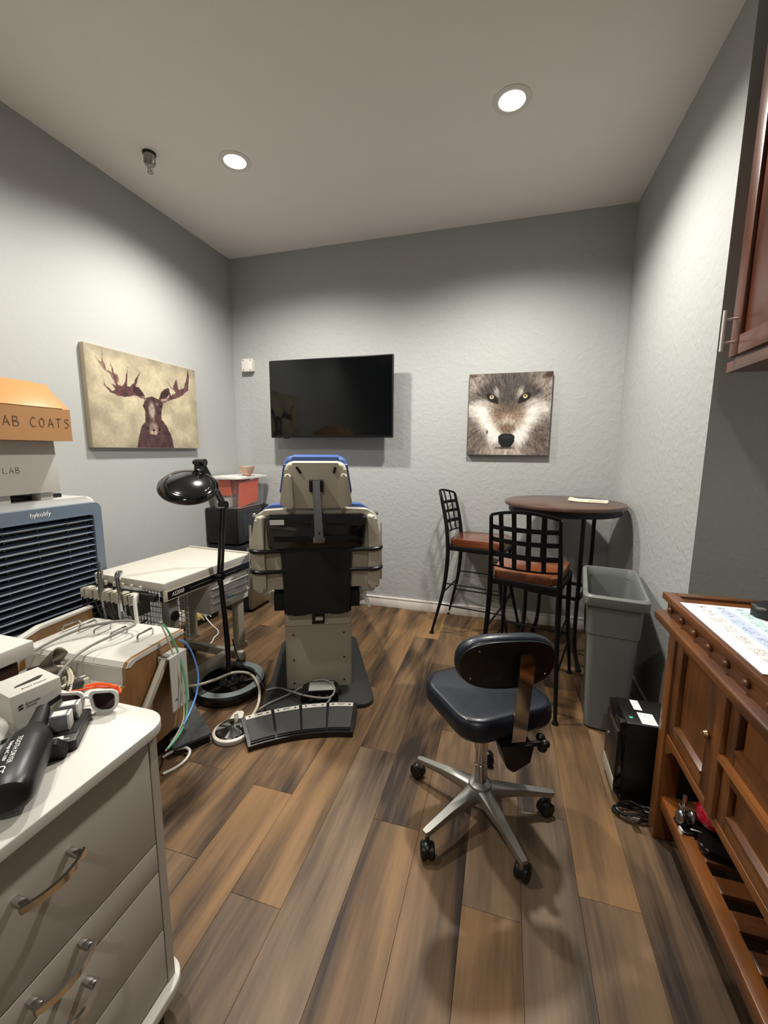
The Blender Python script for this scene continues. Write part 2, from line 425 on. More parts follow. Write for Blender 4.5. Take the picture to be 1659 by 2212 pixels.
# floor planks: each board its own piece; tone of the boards the photograph shows
PW = 0.1755
TONE = {}   # (column, index) -> (brightness shift, greyness)
def plank_tone(k, yc):
    T = [(-6, 0.0, 1.33, 0.34, 0), (-6, 1.33, 2.55, -0.22, 0.1), (-6, 2.55, 4, 0.08, 0), (-5, -9, 0.94, -0.02, 0.45), (-5, 0.94, 2.16, 0.26, 0.05), (-5, 2.16, 3.38, 0.1, 0), (-4, -9, 1.67, -0.2, 0.6),
         (-4, 1.67, 2.89, -0.08, 0.2), (-4, 2.89, 9, 0.3, 0), (-3, -9, 1.32, 0.2, 0.1), (-3, 1.32, 2.54, 0.04, 0), (-3, 2.54, 9, -0.28, 0.2), (-2, -9, 0.7, 0.0, 0.2), (-2, 0.7, 1.9, -0.16, 0.2),
         (-2, 1.9, 3.1, -0.12, 0), (-2, 3.1, 9, 0.34, 0), (-1, -9, 1.11, 0.28, 0.1), (-1, 1.11, 2.33, -0.14, 0.5), (-1, 2.33, 9, 0.06, 0), (0, -9, 1.5, -0.26, 0.7), (0, 1.5, 2.7, -0.1, 0.3),
         (0, 2.7, 9, 0.0, 0), (1, -9, 1.24, -0.1, 0.3), (1, 1.24, 2.46, 0.34, 0), (1, 2.46, 9, -0.3, 0.1), (2, -9, 9, -0.02, 0.3), (3, -9, 9, 0.05, 0.2)]
    for kk, a, b, t, g in T:
        if kk == k and a <= yc < b: return t, g
    return random.uniform(-0.2, 0.2), random.uniform(0, 0.3)
JOINT = {-6: 1.332, -5: 0.94, -4: 1.673, -3: 1.32, -2: 0.68, -1: 1.11, 0: 1.52, 1: 1.24, 2: 0.9, 3: 1.7}
PL = 1.22
kmin = math.floor((XL-0.111)/PW); kmax = math.ceil((XA-0.111)/PW)
for k in range(kmin, kmax):
    x0 = max(0.111+k*PW, XL); x1 = min(0.111+(k+1)*PW, XA)
    if x1-x0 < 0.01: continue
    j = JOINT.get(k, random.uniform(0, PL)); y = j-PL*math.ceil((j-YF)/PL)
    while y < YB:
        y0 = max(y, YF); y1 = min(y+PL, YB); y += PL
        if y1-y0 < 0.02: continue
        if x0 >= XR-0.01: y1 = min(y1, YR)
        if y1-y0 < 0.02: continue
        t, g = plank_tone(k, (y0+y1)/2)
        bm = B(); cx, cy = (x0+x1)/2, (y0+y1)/2; hx, hy = (x1-x0)/2-0.0004, (y1-y0)/2-0.0004; e = 0.0008
        lo = [(-hx, -hy), (hx, -hy), (hx, hy), (-hx, hy)]; hi = [(-hx+e, -hy+e), (hx-e, -hy+e), (hx-e, hy-e), (-hx+e, hy-e)]
        loft(bm, [[(a, b, -0.0095) for a, b in lo], [(a, b, -0.0006) for a, b in lo], [(a, b, 0.0) for a, b in hi]])
        o = obj('plank', bm, M_plank, floor, False); o.location = (cx, cy, 0); o.color = (t+0.0, g, 0, 1)

# ------------------------------------------------------------------ recessed downlights
def downlight(x, y, power, label):
    t = thing('recessed_light', label, 'ceiling light', (x, y, ZC), 0, 'recessed ceiling downlights')
    bm = B(); lathe(bm, [(0.062, 0.0), (0.062, -0.004), (0.075, -0.006), (0.09, -0.003), (0.092, 0.0)], 40, I4, False); obj('trim_ring', bm, M_trim, t)
    bm = B(); lathe(bm, [(0.0005, -0.002), (0.062, -0.002)], 40, I4, False); obj('lens', bm, M_lamp, t)
    ld = bpy.data.lights.new('downlight', 'SPOT'); ld.energy = power*LAMP_W; ld.spot_size = math.radians(152); ld.spot_blend = 0.72
    ld.shadow_soft_size = 0.06; ld.color = (1.0, 0.95, 0.88)
    lo = bpy.data.objects.new('downlight_beam', ld); COL.objects.link(lo); lo.parent = t; lo.location = (0, 0, -0.02)
_ll = ['lit recessed downlight in the ceiling next to the fire sprinkler', 'lit recessed downlight in the ceiling in front of the wolf picture', 'lit recessed downlight above the blue cooler', 'lit recessed downlight at the room entrance']
for (x, y, p), l in zip(LAMPS, _ll): downlight(x, y, p, l)
# fire sprinkler
t = thing('fire_sprinkler', 'chrome pendent fire sprinkler head hanging from the ceiling', 'sprinkler', (-2.03, 2.15, ZC))
bm = B(); lathe(bm, [(0.0, 0), (0.036, 0), (0.036, -0.008), (0.0, -0.008)], 24, I4, False); obj('hole_collar', bm, M_black, t)
bm = B(); lathe(bm, [(0.0005, -0.008), (0.03, -0.008), (0.031, -0.05), (0.025, -0.062), (0.0005, -0.062)], 24, I4, False); obj('escutcheon_cup', bm, M_steel, t)
bm = B(); lathe(bm, [(0.0005, -0.06), (0.016, -0.06), (0.014, -0.075), (0.0005, -0.075)], 20, I4, False); obj('body', bm, M_chrome, t)
bm = B()
for s in (-1, 1): tube(bm, [(s*0.012, 0, -0.072), (s*0.015, 0, -0.085), (s*0.004, 0, -0.1)], 0.0028, 8)
obj('yoke', bm, M_chrome, t)
bm = B(); lathe(bm, [(0.0005, -0.1), (0.017, -0.1), (0.017, -0.103), (0.0005, -0.103)], 20, I4, False); obj('deflector', bm, M_steel, t)
bm = B(); cyl(bm, (0, 0, -0.075), (0, 0, -0.1), 0.0025); obj('bulb', bm, M_red, t)

# ------------------------------------------------------------------ wall things
# TV
t = thing('television', 'large black flat television on the grey wall beside the wolf picture', 'television', (-1.428, YB, 1.804), 0)
bm = B(); prism(bm, rect(-0.549, 0.549, -0.322, 0.322, 0.006), 0, 0.022, frame((0, -0.128, 0), (1, 0, 0), (0, 0, 1)), 0.003); obj('bezel', bm, M_black, t)
bm = B(); box(bm, (-0.540, -0.1515, -0.303), (0.540, -0.1495, 0.315)); obj('screen', bm, M_screen, t, False)
bm = B(); prism(bm, rect(-0.45, 0.45, -0.25, 0.22, 0.03), 0, 0.035, frame((0, -0.093, 0), (1, 0, 0), (0, 0, 1)), 0.01); obj('back_cover', bm, M_blackmat, t)
bm = B(); box(bm, (-0.2, -0.1, -0.15), (0.2, -0.003, -0.1)); box(bm, (-0.2, -0.1, 0.1), (0.2, -0.003, 0.15)); obj('wall_bracket', bm, M_blackmat, t)
bm = B(); box(bm, (-0.43, -0.148, -0.330), (-0.38, -0.133, -0.322), 0.002); obj('sensor', bm, M_black, t)
# junction box on the wall
t = thing('wall_plate', 'small square white box cover on the wall left of the television', 'wall plate', (-2.267, YB, 2.127))
bm = B(); prism(bm, rect(-0.053, 0.053, -0.053, 0.053, 0.004), 0, 0.045, frame((0, 0, 0), (1, 0, 0), (0, 0, 1)), 0.003); obj('cover', bm, M_trim, t)
for sx in (-1, 1):
    for sz in (-1, 1): obj('screw', cyl(B(), (sx*0.036, -0.03, sz*0.042), (sx*0.036, -0.048, sz*0.042), 0.005), M_steel, t)

# moose picture on the left wall
def muv(x, y):
    s = (x-(680+(745-680)*(y-165)/820))/(1562-715); s = max(0.0, min(1.02, s)); u = 615*s/(820-205*s)
    yt = 165+(x-680)*0.2356; return (u, (985-y)/(985-yt))
MO = dict(
 la=[(1150,600),(1060,572),(1040,582),(950,582),(880,548),(840,495),(825,450),(852,500),(900,540),(922,528),(888,478),(928,500),(905,420),(885,310),(915,400),(945,490),(975,500),(1000,470),(1020,350),(1017,500),(1040,505),(1070,470),(1120,380),(1092,470),(1065,525),(1085,560),(1160,590),(1145,640)],
 lb=[(820,195),(828,300),(855,370),(900,395),(945,410),(950,470),(915,480),(905,450),(880,405),(835,370),(798,325),(762,268),(802,310),(816,310)],
 ra=[(1265,603),(1340,588),(1350,545),(1362,570),(1398,548),(1318,442),(1375,530),(1378,490),(1402,438),(1420,520),(1460,510),(1480,440),(1490,360),(1502,420),(1494,530),(1440,577),(1380,597),(1300,632)],
 el=[(1068,497),(1110,508),(1158,582),(1100,572),(1062,540)], er=[(1335,508),(1290,535),(1262,602),(1320,592),(1352,550),(1348,520)],
 hd=[(1165,590),(1220,580),(1275,605),(1302,640),(1286,700),(1290,770),(1302,800),(1286,850),(1250,885),(1200,880),(1170,830),(1160,760),(1155,690),(1138,650)],
 bd=[(1165,770),(1130,820),(1105,910),(1096,990),(1392,990),(1375,910),(1335,820),(1295,765)])
MO = {k: [muv(*p) for p in v] for k, v in MO.items()}
def moose(u, v):
    img = np.ones(u.shape+(3,))*np.array(hexc('A99F86'))
    n = fbm(u*9, v*6, 5); img *= (0.80+0.42*n)[..., None]; img *= (0.93+0.14*fbm(u*70, v*50, 3))[..., None]
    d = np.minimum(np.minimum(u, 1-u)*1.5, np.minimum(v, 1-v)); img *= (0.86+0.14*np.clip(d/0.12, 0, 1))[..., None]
    w1 = (fbm(u*40, v*30, 3)-0.45)*0.012; uu = u+w1; vv = v+(fbm(u*37+9, v*33, 3)-0.45)*0.016
    fur = fbm(u*60, v*22, 3)
    for k, c in (('lb', '6E4F47'), ('la', '57393A'), ('ra', '5F4342'), ('el', '3B2728'), ('er', '3F2A2A'), ('bd', '4A3535'), ('hd', '4A3432')):
        a = inpoly(uu, vv, MO[k]).astype(float)*(0.75 if k == 'lb' else 1.0)
        c2 = np.array(hexc(c))*(0.62+0.75*fur[..., None])
        img = img*(1-a[..., None])+c2*a[..., None]
    hm = inpoly(uu, vv, MO['hd']).astype(float)
    for (x, y, rx, ry, c, al) in ((1212, 690, 0.030, 0.10, 'B3A79B', 0.75), (1225, 835, 0.048, 0.075, 'A89484', 0.8), (1225, 870, 0.03, 0.035, 'C0AE98', 0.8), (1255, 640, 0.012, 0.02, 'A0938C', 0.6)):
        p = muv(x, y); img = mixc(img, hexc(c), ellw(u, v, p[0], p[1], rx, ry, 0.7)*al*hm*(0.5+0.9*fur))
    for (x, y, rx, ry) in ((1150, 660, 0.008, 0.014), (1280, 658, 0.008, 0.014), (1183, 832, 0.009, 0.022), (1272, 838, 0.009, 0.022), (1228, 846, 0.014, 0.010), (1226, 862, 0.003, 0.02)):
        p = muv(x, y); img = mixc(img, hexc('241818'), ellw(u, v, p[0], p[1], rx, ry, 0.5))
    p = muv(1100, 590); img = mixc(img, hexc('B49E90'), ellw(u, v, p[0]+0.012, p[1]-0.005, 0.05, 0.014, 0.6, -0.5)*0.8)
    p = muv(1310, 605); img = mixc(img, hexc('B49E90'), ellw(u, v, p[0], p[1], 0.04, 0.014, 0.6, 0.35)*0.7)
    return img
t = thing('moose_picture', 'wide canvas print of a moose on a pale yellow background', 'picture', (XL, 2.398, 1.69))
bm = B(); box(bm, (0, -0.457, -0.306), (0.036, 0.457, 0.306), 0.003); obj('canvas', bm, mat('canvas_cream', '9C927C', 0.8, var=0.05, bump=0.1, bscale=500), t)
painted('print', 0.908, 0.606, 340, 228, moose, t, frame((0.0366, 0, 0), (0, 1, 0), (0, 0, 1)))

# wolf picture
def wolf(u, v):
    x = 215+u*1230; y = 180+(1-v)*1200
    cx = 815.0; dx = (x-cx); ax = np.abs(dx)
    # fur flows outwards from the muzzle
    ang = np.arctan2(y-800, dx); rad = np.hypot(dx, y-800)
    fur = fbm(ang*26+30, rad/95, 4); fur2 = fbm(x/16, y/34, 3); f = 0.55*fur+0.45*fur2
    img = np.ones(u.shape+(3,))*np.array(hexc('8E8278'))
    E = lambda px, py, rx, ry, s=0.8, r=0.0: ellw(x, y, px, py, rx, ry, s, r)
    img = mixc(img, hexc('57504B'), E(815, 330, 330, 260, 1.0)*0.9)
    img = mixc(img, hexc('A99C90'), E(300, 300, 140, 200, 1.0)*0.6+E(1400, 330, 140, 200, 1.0)*0.7)
    for s in (-1, 1):
        img = mixc(img, hexc('4C443F'), E(cx+s*330, 440, 190, 85, 1.0, s*0.5)*0.85)
        img = mixc(img, hexc('F1EEE6'), np.clip(E(cx+s*340, 850, 150, 270, 1.0, s*0.45)*1.1, 0, 1))
        img = mixc(img, hexc('DCD6CC'), E(cx+s*520, 720, 130, 120, 1.0)*0.8)
        img = mixc(img, hexc('F3F0EA'), E(cx+s*180, 1080, 120, 170, 1.0)*0.9)
        img = mixc(img, hexc('7A6C62'), E(cx+s*520, 1120, 170, 250, 1.0)*0.75)
        img = mixc(img, hexc('D8D0C6'), E(cx+s*165, 470, 45, 90, 1.0, s*0.4)*0.75)
        img = mixc(img, hexc('C9BFB4'), E(cx+s*330, 620, 110, 55, 1.0, -s*0.4)*0.6)
    img = mixc(img, hexc('9A7B60'), E(815, 770, 240, 210, 1.0)*0.85)
    img = mixc(img, hexc('D9CDBE'), E(815, 900, 130, 110, 1.0)*0.7)
    img = mixc(img, hexc('8C6A52'), E(815, 985, 110, 60, 1.0)*0.8)
    img = mixc(img, hexc('4B4542'), E(815, 560, 130, 150, 1.0)*0.8)
    img = mixc(img, hexc('C8BBAE'), E(815, 1330, 330, 90, 1.0)*0.8)
    wh = np.clip((img.mean(-1)-0.55)/0.3, 0, 1); img = img*((0.26+1.25*f)*(1-wh)+(0.80+0.42*f)*wh)[..., None]
    sp = (fbm(x/9, y/9, 2) > 0.60)*E(850, 520, 220, 330, 1.0); img = mixc(img, hexc('CFC6BC'), sp*0.55)
    for s in (-1, 1):
        ex = cx+s*250
        img = mixc(img, hexc('17110F'), E(ex+s*(-8), 535, 102, 54, 0.4, -s*0.55))
        img = mixc(img, hexc('17110F'), E(ex-s*62, 585, 48, 22, 0.4, -s*0.75))
        img = mixc(img, hexc('E9DCC0'), E(ex, 517, 31, 29, 0.3))
        img = mixc(img, hexc('B5793C'), E(ex, 513, 19, 19, 0.4)); img = mixc(img, hexc('140C08'), E(ex, 511, 11, 12, 0.4))
    nose = rpoly([(690, 1100), (745, 1062), (885, 1062), (940, 1095), (935, 1180), (885, 1262), (745, 1262), (695, 1190)], 25)
    a = inpoly(x, y, nose).astype(float); img = mixc(img, hexc('17181C'), a)
    img = mixc(img, hexc('33363C'), E(815, 1110, 90, 25, 1.0)*a*0.7)
    img = mixc(img, hexc('3A302C'), E(790, 1275, 130, 14, 0.6)*0.9)
    img = mixc(img, hexc('241C18'), E(515, 1035, 14, 30, 0.6)*0.7)
    img = mixc(img, hexc('3B2A1C'), E(1440, 190, 130, 50, 0.6, -0.5)*0.9)
    img = mixc(img, hexc('3B2A1C'), E(250, 205, 90, 22, 0.8)*0.7)
    return img*0.9
t = thing('wolf_picture', 'square canvas print of a grey wolf face', 'picture', (0.004, YB, 1.657))
bm = B(); box(bm, (-0.303, -0.036, -0.308), (0.303, 0, 0.308), 0.003); obj('canvas', bm, mat('canvas_dark', '4A3F38', 0.8, var=0.15, vscale=30, bump=0.1, bscale=500), t)
painted('print', 0.6, 0.61, 300, 300, wolf, t, frame((0, -0.0366, 0), (1, 0, 0), (0, 0, 1)))

# ------------------------------------------------------------------ dental chair (seen from behind)
t = thing('dental_chair', 'beige dental chair with blue cushions and black back panel standing on a dark floor plate', 'dental chair', (-0.97, 2.035, 0), 25)
bm = B(); prism(bm, rpoly([(-0.3, -0.2), (0.3, -0.2), (0.26, 0.66), (-0.26, 0.66)], 0.07), 0.0, 0.024, I4, 0.006); obj('floor_plate', bm, M_rubber, t)
bm = B(); prism(bm, rpoly([(-0.186, 0), (0.186, 0), (0.186, 0.34), (-0.186, 0.34)], 0.012), 0.024, 0.40, I4, 0.002); col = obj('pedestal', bm, M_beigem, t)
bm = B(); prism(bm, rpoly([(-0.186, -0.004), (0.186, -0.004), (0.186, 0.345), (-0.186, 0.345)], 0.012), 0.404, 0.485, I4, 0.012); cov = obj('pedestal_cover', bm, M_beige, t)
for sx in (-1, 1):
    for z in (0.06, 0.2, 0.35): obj('screw', cyl(B(), (sx*0.142, 0, z), (sx*0.142, -0.003, z), 0.005), M_black, col)
bm = B(); box(bm, (-0.036, -0.012, 0.412), (0.034, 0, 0.468), 0.003); sw = obj('switch_plate', bm, M_black, cov)
obj('rocker_switch', box(B(), (-0.018, -0.018, 0.435), (0.024, -0.012, 0.458), 0.003), M_whitepl, sw)
obj('indicator', box(B(), (0.046, -0.008, 0.424), (0.051, -0.003, 0.446), 0.001), M_beigem, cov)
# mechanism below the back
bm = B(); box(bm, (-0.236, -0.05, 0.515), (-0.15, 0.1, 0.61), 0.004); box(bm, (0.15, -0.05, 0.52), (0.228, 0.1, 0.61), 0.004); box(bm, (-0.185, -0.03, 0.487), (0.182, 0.28, 0.6), 0.004)
box(bm, (-0.14, -0.04, 0.478), (-0.065, -0.02, 0.51)); box(bm, (0.07, -0.04, 0.478), (0.14, -0.02, 0.51)); obj('hinge_housing', bm, M_blackmat, t)
obj('hinge_bolt', cyl(B(), (-0.17, -0.05, 0.556), (-0.17, -0.056, 0.556), 0.009), M_steel, t)
# back shell
def rail(x): return 0.02*(abs(x)/0.33)**2
outl = rpoly([(-0.325, 0.62), (-0.27, 0.598), (-0.25, 0.635), (0.25, 0.635), (0.262, 0.598), (0.318, 0.605), (0.342, 0.87), (0.318, 1.035), (0.27, 1.064), (0.0, 1.078), (-0.27, 1.064), (-0.318, 1.035), (-0.342, 0.87)], [0.03, 0.02, 0.01, 0.01, 0.02, 0.03, 0.1, 0.03, 0.04, 0.3, 0.04, 0.03, 0.1])
bm = B(); prism(bm, outl, -0.045, 0.03, XZ, 0.022, 4); sh = obj('back_shell', bm, M_beige, t)
for s in (-1, 1):   # raised side rolls of the shell
    bm = B(); prism(bm, rpoly([(s*0.332, 0.63), (s*0.345, 0.87), (s*0.315, 1.03), (s*0.265, 1.05), (s*0.275, 0.87), (s*0.268, 0.64)], 0.02), -0.085, -0.03, XZ, 0.02, 4); obj('side_roll', bm, M_beige, sh)
bm = B(); prism(bm, rpoly([(-0.29, 0.6), (0.29, 0.6), (0.33, 0.87), (0.31, 1.04), (0.25, 1.082), (0, 1.096), (-0.25, 1.082), (-0.31, 1.04), (-0.33, 0.87)], 0.06), 0.03, 0.12, XZ, 0.035, 5); obj('back_cushion', bm, M_blue, t)
# black panels
bm = B(); prism(bm, rpoly([(-0.25, 0.865), (0.243, 0.865), (0.262, 1.048), (-0.262, 1.048)], 0.02), -0.088, -0.04, XZ, 0.012, 3); up = obj('upper_panel', bm, M_blackgloss, t)
bm = B(); prism(bm, rpoly([(-0.25, 0.99), (-0.03, 0.99), (-0.03, 1.04), (-0.255, 1.04)], 0.012), -0.116, -0.08, XZ, 0.014, 5); prism(bm, rpoly([(0.05, 0.99), (0.245, 0.99), (0.252, 1.04), (0.05, 1.04)], 0.012), -0.116, -0.08, XZ, 0.014, 5); obj('panel_ridge', bm, M_blackgloss, up)
obj('maker_label', box(B(), (-0.236, -0.1175, 1.0), (-0.165, -0.1162, 1.026)), M_whitepl, up)
obj('panel_slot', box(B(), (-0.22, -0.0925, 0.905), (-0.04, -0.088, 0.932), 0.002), M_blackmat, up); obj('panel_slot', box(B(), (0.05, -0.0925, 0.905), (0.21, -0.088, 0.932), 0.002), M_blackmat, up)
bm = B(); prism(bm, rpoly([(-0.172, 0.5), (0.168, 0.5), (0.185, 0.87), (-0.192, 0.87)], 0.01), -0.082, -0.03, XZ, 0.006); obj('lower_panel', bm, M_blackmat, t)
for s in (-1, 1):
    for z in (0.855, 0.745):
        bm = B(); tube(bm, [(s*0.16, -0.07, z-0.004), (s*0.24, -0.09, z), (s*0.3, -0.1, z+0.002), (s*0.338, -0.085, z+0.006), (s*0.345, -0.05, z+0.008)], [0.011, 0.011, 0.012, 0.011, 0.009], 10, 6); obj('strap', bm, M_black, t)
# headrest
hs = rpoly([(-0.188, 1.112), (-0.12, 1.085), (0.12, 1.085), (0.186, 1.112), (0.15, 1.325), (-0.152, 1.325)], [0.03, 0.02, 0.02, 0.03, 0.045, 0.045])
HT = Matrix.Translation((0, -0.03, 1.1)) @ Matrix.Rotation(math.radians(9), 4, 'X') @ Matrix.Translation((0, 0, -1.1))
bm = B(); prism(bm, hs, -0.045, 0.015, HT @ XZ, 0.018, 4); hd = obj('headrest_shell', bm, M_beige, t)
for s in (-1, 1):
    bm = B(); prism(bm, rpoly([(s*0.186, 1.112), (s*0.155, 1.27), (s*0.125, 1.27), (s*0.115, 1.09), (s*0.135, 1.09)], 0.012), -0.07, -0.04, HT @ XZ, 0.012, 3); obj('shell_wing', bm, M_beige, hd)
    bm = B(); bar(bm, (s*0.098, -0.048, 1.305), (s*0.076 if s < 0 else s*0.09, -0.048, 1.272), 0.012, 0.006, (0, 1, 0), 0.001, HT); obj('slot', bm, M_blackmat, hd)
bm = B(); prism(bm, rpoly([(-0.196, 1.13), (-0.13, 1.1), (0.13, 1.1), (0.194, 1.13), (0.158, 1.345), (-0.16, 1.345)], [0.04, 0.03, 0.03, 0.04, 0.05, 0.05]), 0.012, 0.085, HT @ XZ, 0.03, 4); obj('headrest_cushion', bm, M_blue, t)
bm = B(); box(bm, (-0.036, -0.075, 1.18), (-0.016, -0.045, 1.238), 0.002, 2, HT); box(bm, (0.016, -0.075, 1.18), (0.036, -0.045, 1.238), 0.002, 2, HT); box(bm, (-0.018, -0.07, 1.22), (0.018, -0.045, 1.236), 0.002, 2, HT); obj('headrest_bracket', bm, M_black, t)
bm = B(); prism(bm, rpoly([(-0.018, 1.225), (0.018, 1.225), (0.022, 1.12), (0.032, 0.94), (0.032, 0.905), (-0.012, 0.905), (-0.012, 0.94), (-0.016, 1.12)], 0.006), -0.128, -0.116, XZ, 0.003); hb = obj('headrest_bar', bm, mat('grey_bar', '7C7E80', 0.35, 0.7, var=0.04), t)
obj('bar_pin', cyl(B(), (0.012, -0.128, 0.955), (0.012, -0.131, 0.955), 0.005), M_black, hb)
bm = B(); box(bm, (-0.02, -0.118, 0.9), (0.04, -0.088, 0.93), 0.003); obj('bar_clamp', bm, M_steel, t)
# seat, leg rest and armrests on the far side
bm = B(); prism(bm, rpoly([(-0.29, 0.06), (0.29, 0.06), (0.27, 0.62), (0.2, 1.15), (-0.2, 1.15), (-0.27, 0.62)], 0.08), 0.50, 0.575, I4, 0.015, 3); obj('seat_base', bm, M_beige, t)
bm = B(); prism(bm, rpoly([(-0.28, 0.1), (0.28, 0.1), (0.26, 0.62), (0.19, 1.14), (-0.19, 1.14), (-0.26, 0.62)], 0.08), 0.576, 0.63, I4, 0.024, 4); obj('seat_cushion', bm, M_blue, t)
for s in (-1, 1):
    bm = B(); prism(bm, rpoly([(0.06, 0.68), (0.08, 0.86), (0.42, 0.86), (0.46, 0.8), (0.3, 0.68)], 0.03), s*0.345, s*0.362, YZ, 0.005); ar = obj('armrest', bm, M_lever, t)
    obj('armrest_edge', tube(B(), [(s*0.3535, -0.0, 0.66), (s*0.3535, -0.005, 0.78), (s*0.3535, 0.01, 0.98)], 0.006, 8, 4), M_chrome, ar)
bm = B(); tube(bm, [(0.2, 0.0, 0.575), (0.25, -0.02, 0.572), (0.262, -0.03, 0.56), (0.285, -0.05, 0.515)], [0.01, 0.011, 0.013, 0.008], 8, 5, flat=0.6); obj('release_lever', bm, M_lever, t)
for s, zz in ((-1, 1.05), (1, 1.05)): obj('shell_screw', ball(B(), (s*0.318, -0.06, zz-0.005), 0.011), M_chrome, t)

# foot control box on the plate, its cables, the four pedal control
t = thing('cable_junction_box', 'small black cable box with sockets lying at the foot of the dental chair', 'control box', (-0.925, 1.945, 0.025), 22)
bm = B(); prism(bm, rpoly([(-0.1, 0), (-0.1, 0.045), (-0.06, 0.065), (0.075, 0.065), (0.1, 0.045), (0.1, 0)], 0.006), -0.05, 0.05, XZ, 0.004); obj('body', bm, M_black, t)
obj('clear_lid', box(B(), (-0.06, -0.045, 0.065), (0.075, 0.04, 0.0665), 0.0005), mat('glossy_label', '8F908C', 0.15, var=0.1, coat=0.5), t)
for i in range(3): obj('socket', cyl(B(), (-0.045+i*0.042, -0.05, 0.026), (-0.045+i*0.042, -0.058, 0.026), 0.013), M_steel, t)
t = thing('foot_pedal_control', 'black curved foot control with four square pedals lying in front of the dental chair', 'foot control', (-0.92, 1.71, 0), 29)
def arcp(a, r): return (0.0+r*math.sin(a), -0.95+r*math.cos(a))
def arc_block(bm, a0, a1, r0, r1, z0a, z0b, z1a, z1b, n=6):
    """wedge of an arc; z at the near edge (a) and the far edge (b)"""
    rings = []
    for i in range(n+1):
        a = a0+(a1-a0)*i/n; p = arcp(a, r0); q = arcp(a, r1)
        rings.append([(p[0], p[1], z0a), (q[0], q[1], z0b), (q[0], q[1], z1b), (p[0], p[1], z1a)])
    return loft(bm, rings)
da = 0.285; R0, R1 = 0.86, 1.035
obj('housing', arc_block(B(), -da, da, R0, R1, 0, 0, 0.028, 0.068, 20), M_black, t, True, 30)
words = ['TABLE', 'BACK', 'TILT', 'FOOT']
for i in range(4):
    a0 = -da+0.012+i*(2*da-0.024)/4+0.006; a1 = a0+(2*da-0.024)/4-0.012
    pd = obj('pedal', arc_block(B(), a0, a1, R0+0.022, R1-0.035, 0.02, 0.05, 0.038, 0.066), M_rubber2, t, True, 30)
    for rr, z in ((R0+0.012, 0.036), ): obj('pedal_lip', arc_block(B(), a0-0.003, a1+0.003, rr-0.004, rr+0.003, 0.02, 0.02, z, z+0.001), M_black, pd, True, 30)
    lb = obj('label_strip', arc_block(B(), a0+0.002, a1-0.002, R1-0.026, R1-0.004, 0.05, 0.055, 0.0665, 0.0715), mat('label_grey', 'B8B6AC', 0.5, var=0.02), t, True, 30)
    am = (a0+a1)/2; p = arcp(am, R1-0.015); sl = Vector((math.sin(am)*0.97, math.cos(am)*0.97, 0.23))
    text('lettering', words[i], 0.013, M_ink, lb, frame((p[0], p[1], 0.0700), (math.cos(am), -math.sin(am), 0), sl), 0.0003)
    for s in (-1, 1):
        q = arcp(am+s*0.042, R1-0.015); F = frame((q[0], q[1], 0.0695), (math.cos(am), -math.sin(am), 0), sl)
        obj('arrow', prism(B(), [(-0.007, -0.004*s), (0.007, -0.004*s), (0.0, 0.006*s)][::s], 0, 0.0007, F), M_ink, lb, False)

# metal disc foot control with its hose
t = thing('disc_foot_control', 'round chrome disc foot control with a cream rim on the wood floor', 'foot control', (-1.222, 1.572, 0), 20)
bm = B(); lathe(bm, [(0.0005, 0), (0.088, 0), (0.092, 0.008), (0.09, 0.022), (0.08, 0.027), (0.0005, 0.027)], 40, I4, False); obj('rim', bm, M_cream, t)
bm = B(); lathe(bm, [(0.079, 0.026), (0.074, 0.033), (0.02, 0.045), (0.0005, 0.047)], 40, I4, False); obj('disc', bm, M_chrome, t)
bm = B(); prism(bm, rpoly([(-0.035, 0.06), (0.03, 0.06), (0.025, 0.13), (0.0, 0.145), (-0.025, 0.13)], 0.015), 0, 0.03, I4, 0.006); obj('arm', bm, M_cream, t)
obj('fitting', cyl(B(), (0, 0.075, 0.03), (0, 0.075, 0.06), 0.012, 0.008), M_cream, t)

# ------------------------------------------------------------------ magnifier lamp
t = thing('magnifier_lamp', 'black round magnifier lamp on a jointed floor stand with a ring base', 'floor lamp', (-1.48, 1.90, 0))
bm = B(); lathe(bm, [(0.195, 0.012), (0.203, 0.05), (0.197, 0.062), (0.15, 0.062), (0.143, 0.055), (0.143, 0.012), (0.195, 0.012)], 56, I4, False); ring = obj('ring_base', bm, M_black, t)
bm = B(); lathe(bm, [(0.197, 0.063), (0.152, 0.063), (0.152, 0.0655), (0.197, 0.0655), (0.197, 0.063)], 56, I4, False); obj('ring_top', bm, mat('worn_grey_ring', '7F8988', 0.45, 0.3, var=0.12, vscale=30), ring)
bm = B(); prism(bm, rpoly([(0.062*math.cos(a), 0.062*math.sin(a)) for a in [k*math.pi/3 for k in range(6)]], 0.01), 0.012, 0.05, I4, 0.004); hub = obj('hub', bm, M_black, t)
for k in range(5):
    a = math.radians(36+72*k); obj('spoke', bar(B(), (0.04*math.cos(a), 0.04*math.sin(a), 0.03), (0.16*math.cos(a), 0.16*math.sin(a), 0.03), 0.032, 0.028, (0, 0, 1), 0.004), M_black, t)
    obj('caster', ball(B(), (0.17*math.cos(a), 0.17*math.sin(a), 0.012), (0.012, 0.012, 0.012)), M_black, t)
J1 = Vector((-0.025, 0.0, 0.675)); J2 = Vector((0.035, -0.02, 1.085)); J3 = Vector((0.04, -0.18, 1.315)); HC = Vector((0.065, -0.30, 1.212))
bm = B(); tube(bm, [(0, 0, 0.05), (0.001, 0, 0.15), (0.0, 0, 0.3), (-0.012, 0, 0.5), J1], [0.014, 0.014, 0.015, 0.014, 0.013], 12, 4); obj('pole', bm, M_black, t)
bm = B(); lathe(bm, [(0.0005, 0.05), (0.022, 0.05), (0.02, 0.062), (0.0005, 0.062)], 20, I4, False); obj('pole_collar', bm, M_steel, t)
